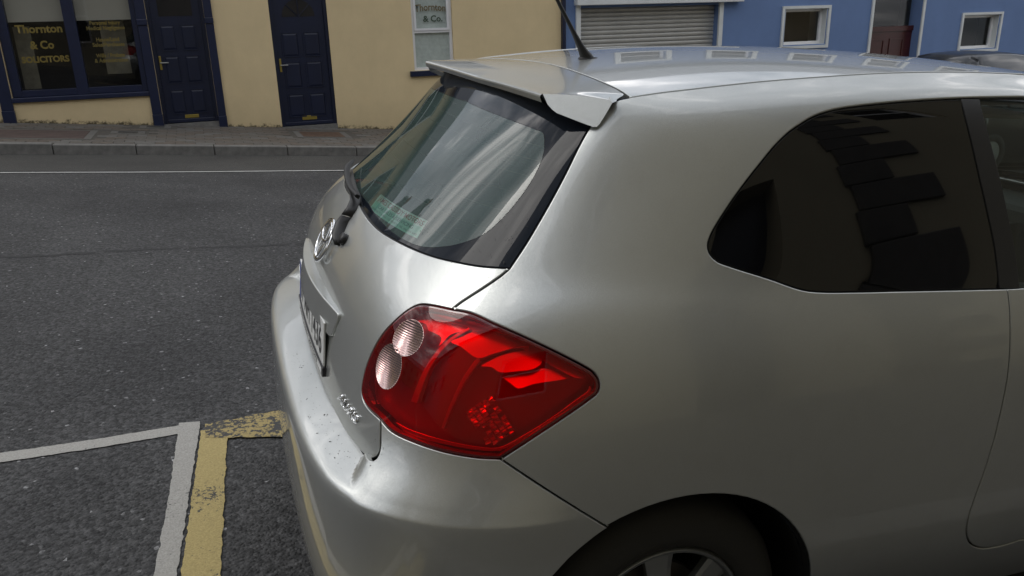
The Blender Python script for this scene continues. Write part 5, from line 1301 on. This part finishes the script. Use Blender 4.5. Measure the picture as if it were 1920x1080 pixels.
# --- more houses along the street, both sides
def house(x0, x1, y, back, zb, zt, m, label, nwin=3, depth=8, floors=2, group=None, doorc=None):
    h = thing('terraced_house', label, 'building', (0, 0, 0), 'terraced houses along the street'); ops = []; L = (x1-x0)/nwin
    for k in range(nwin):
        cx = x0+L*(k+.5)
        for f in range(floors): ops.append((cx-.5, cx+.5, zb+1.0+2.6*f, zb+2.2+2.6*f, .15))
    wall('wall', x0, x1, y, zb-1.5, zt, ops, m, h, back=back)
    for o_ in ops: simple_window(o_[0], o_[1], y, o_[2], o_[3], h, back=back)
    y0, y1 = sorted((y+back*.02, y+back*depth)); roof_gable(x0, x1, y0, y1, zt, 2.4, h)
    ya, yb = sorted((y+back*.4, y+back*depth)); mb = MB(); mb.box(x0+.02, x1-.02, ya, yb, zb-1.5, zt-.02); mb.build('rear_block', grey_w, h); return h
house(-15.5, -6.25, F, 1, 1.0, 6.3, cream, 'cream terraced house adjoining the ochre office on its uphill side', 4)
house(-27, -15.6, F+.3, 1, 1.9, 7.2, grey_w, 'grey terraced house, second uphill from the ochre office', 4)
house(-44, -27.2, F, 1, 3.2, 8.4, ochre, 'ochre terraced house at the uphill end of the far row', 5)
house(19.6, 31, F, 1, -2.4, 4.2, cream, 'cream terraced house adjoining the blue house on its downhill side', 4)
house(31.2, 46, F, 1, -3.4, 3.4, grey_w, 'grey terraced house at the downhill end of the far row', 5)
NY = -3.35
nb = thing('corner_house', 'cream rendered house behind the camera with dark stepped quoins and an arched doorway', 'building', (0, 0, 0))
no_ = [(1.15, 2.0, -.6, 2.75, .3), (6.3, 7.6, 1.1, 2.6, .2), (-2.2, -.9, 1.1, 2.6, .2), (3.9, 4.9, 3.9, 5.1, .2), (6.6, 7.7, 3.9, 5.1, .2), (-2.2, -.9, 3.9, 5.1, .2), (10.0, 11.2, .6, 2.1, .2), (10.0, 11.2, 3.9, 5.1, .2)]
wall('wall', -7.1, 12.8, NY, -2.5, 6.5, no_, cream, nb, back=-1); roof_gable(-7.1, 12.8, NY-8, NY, 6.5, 1.6, nb)
m = MB(); m.box(-7.0, 12.7, NY-8, NY-.4, -2.5, 6.45); m.build('rear_block', grey_w, nb)
for o_ in no_[1:]: simple_window(o_[0], o_[1], NY, o_[2], o_[3], nb, back=-1)
m = MB(); m.box(1.15, 2.0, NY-.31, NY-.26, -.6, 2.75); m.build('door', navy_d, nb)
for k in range(26):
    wq = .85 if k % 2 else .5; z = -.6+.30*k; m = MB(); m.box(3.12-wq/2+(.12 if k % 2 else -.1), 3.12+wq/2+(.12 if k % 2 else -.1), NY+.001, NY+.035, z+.004, z+.296, .01); m.build('quoin_stone', stone_q, nb)
for k in range(0):
    wq = .6 if k % 2 else .4; z = -.4+.30*k
    for xx in (1.72, 3.58): m = MB(); m.box(xx-.2+(0 if k % 2 else .05), xx+.2-(0 if k % 2 else .05), NY+.001, NY+.03, z+.004, z+.296, .01); (m.build('quoin_stone', stone_q, nb) if z < 1.9 else None)
house(-18, -7.2, NY-.4, -1, 1.2, 6.8, grey_w, 'grey terraced house uphill on the near side of the street', 4)
house(-33, -18.2, NY, -1, 2.3, 8.4, cream, 'cream terraced house far uphill on the near side', 5)
house(12.9, 26, NY, -1, -1.6, 6.4, ochre, 'ochre terraced house downhill on the near side of the street', 4)
sky_block = thing('sky_block_house', 'unseen cream gabled house added to hide the low sky at the uphill street end', 'building', (0, 0, 0))  # unseen house, added to cut off the bright low sky above the uphill road
m = MB(); m.box(-60, -50, -9, 19, 2, 12.5, .02); m.build('wall', cream, sky_block)
m = MB(); m.prism([(-60.5, 12.45), (-49.5, 12.45), (-55, 16)], -9.3, 19.3); m.build('roof', slate, sky_block)
for yy in (-5, 0, 5, 10, 15):
    for zz_ in (6.2, 9.4): frw = MB(); frw.box(-49.998, -49.9, yy-.6, yy+.6, zz_, zz_+1.5); frw.build('window', room, sky_block)
# one overhead service wire
P = [(-4.2, -3.2+14.4*i/12, 6.9-1.9*i/12-.35*math.sin(math.pi*i/12)) for i in range(13)]; vs, fs = sweep(P, .007, 5)
link('overhead_wire', mesh(vs, fs), rubber, None, label='thin black overhead wire crossing the street to the ochre office', category='wire')

# ---- dark people carrier parked on the far side, mostly hidden by the silver car's roof
dk_p = mat('graphite_car_paint', (.012, .013, .016), .3, .5, .4, .5, .06)
def dark_car(x0, yc):
    c = thing('far_parked_car', 'dark grey people carrier parked across the street before the blue house', 'car', (x0, yc, road_z(x0, yc)), M=None)
    c.rotation_euler = (0, math.atan(-SL), 0)
    # side profile (x from the rear bumper, z) and half widths
    prof = [(0, .35), (-.02, .65), (.03, .95), (.10, 1.15), (.25, 1.60), (.42, 1.76), (.9, 1.86), (1.7, 1.88), (2.4, 1.80), (3.0, 1.42), (3.45, 1.14), (4.1, 1.0), (4.42, .82), (4.5, .55), (4.45, .35)]
    top = smooth(prof, 4); n = len(top); V = []; Fc = []
    secs = [(-.93, 0, 1), (-.91, .93, 0)]
    def hw(z): return .90 if z < .95 else .90-.30*((z-.95)/.8)**1.25
    K = 9
    for x, z in top:
        for k in range(K):
            f = -1+2*k/(K-1); h = hw(z); zz_ = z-.05*abs(f)**3*(1 if z > 1 else 0); V.append((x+.10*(abs(f)**3)*(1 if x < .5 else (-1 if x > 4 else 0)), f*h, zz_))
    for i in range(n-1):
        for k in range(K-1): Fc.append((i*K+k, i*K+k+1, (i+1)*K+k+1, (i+1)*K+k))
    # flanks down to the sill with belt line
    for s, k in ((-1, 0), (1, K-1)):
        b0 = len(V)
        for i in range(n):
            x, y, z = V[i*K+k]; V.append((x, s*.90, min(z, .98))); V.append((x, s*.915, min(z, .70))); V.append((x, s*.88, .30))
        for i in range(n-1):
            a = i*K+k; b_ = (i+1)*K+k; Fc += [(a, b_, b0+3*(i+1), b0+3*i), (b0+3*i, b0+3*i+3, b0+3*i+4, b0+3*i+1), (b0+3*i+1, b0+3*i+4, b0+3*i+5, b0+3*i+2)]
    me = mesh(V, Fc, True, 'body'); bm = bmesh.new(); bm.from_mesh(me); bmesh.ops.remove_doubles(bm, verts=bm.verts[:], dist=.0005); bmesh.ops.recalc_face_normals(bm, faces=bm.faces[:]); bm.to_mesh(me); bm.free()
    link('body', me, dk_p, c)
    gl_m = mat('far_car_glass', (.01, .012, .015), .1, 0, .25)
    for s in (-1, 1):
        for poly in ([(.52, 1.08), (.98, 1.04), (.98, 1.58), (.60, 1.55), (.47, 1.45)], [(1.05, 1.04), (1.85, 1.02), (1.85, 1.60), (1.05, 1.59)], [(1.93, 1.02), (3.05, 1.06), (2.75, 1.40), (2.4, 1.56), (1.93, 1.60)]):
            V = [(x, s*(hw(z)+.006+(.02 if z < 1.1 else .012)), z) for x, z in poly]; link('side_window', mesh(V, [tuple(range(len(V)))[::s]]), gl_m, c)
        for cx in (.85, 3.6):
            vs, fs = lathe([(.19, .0), (.2, .012), (.30, .01), (.32, -.03), (.32, -.18)], 28); o = link('wheel', mesh([(cx+x, s*(.90)+s*y, .32+z) for x, y, z in vs], fs, True), tyre_m, c)
            vs, fs = lathe([(.0001, .006), (.19, .0)], 20); link('wheel_rim', mesh([(cx+x, s*.90+s*y, .32+z) for x, y, z in vs], fs), alloy, o)
    m = MB(); m.add([(.10, -.62, 1.18), (.10, .62, 1.18), (.235, .56, 1.50), (.235, -.56, 1.50)], [(0, 1, 2, 3)]); m.v = [(x-.02, y, z+.01) for x, y, z in m.v]; m.build('rear_window', gl_m, c)
    m = MB(); m.box(.16, .42, -.58, .58, 1.60, 1.66, .015); m.build('roof_spoiler', black, c)
    m = MB(); m.box(.05, 4.4, -.85, .85, .16, .34); m.build('underbody', under, c)
dark_car(9.9, 8.0)
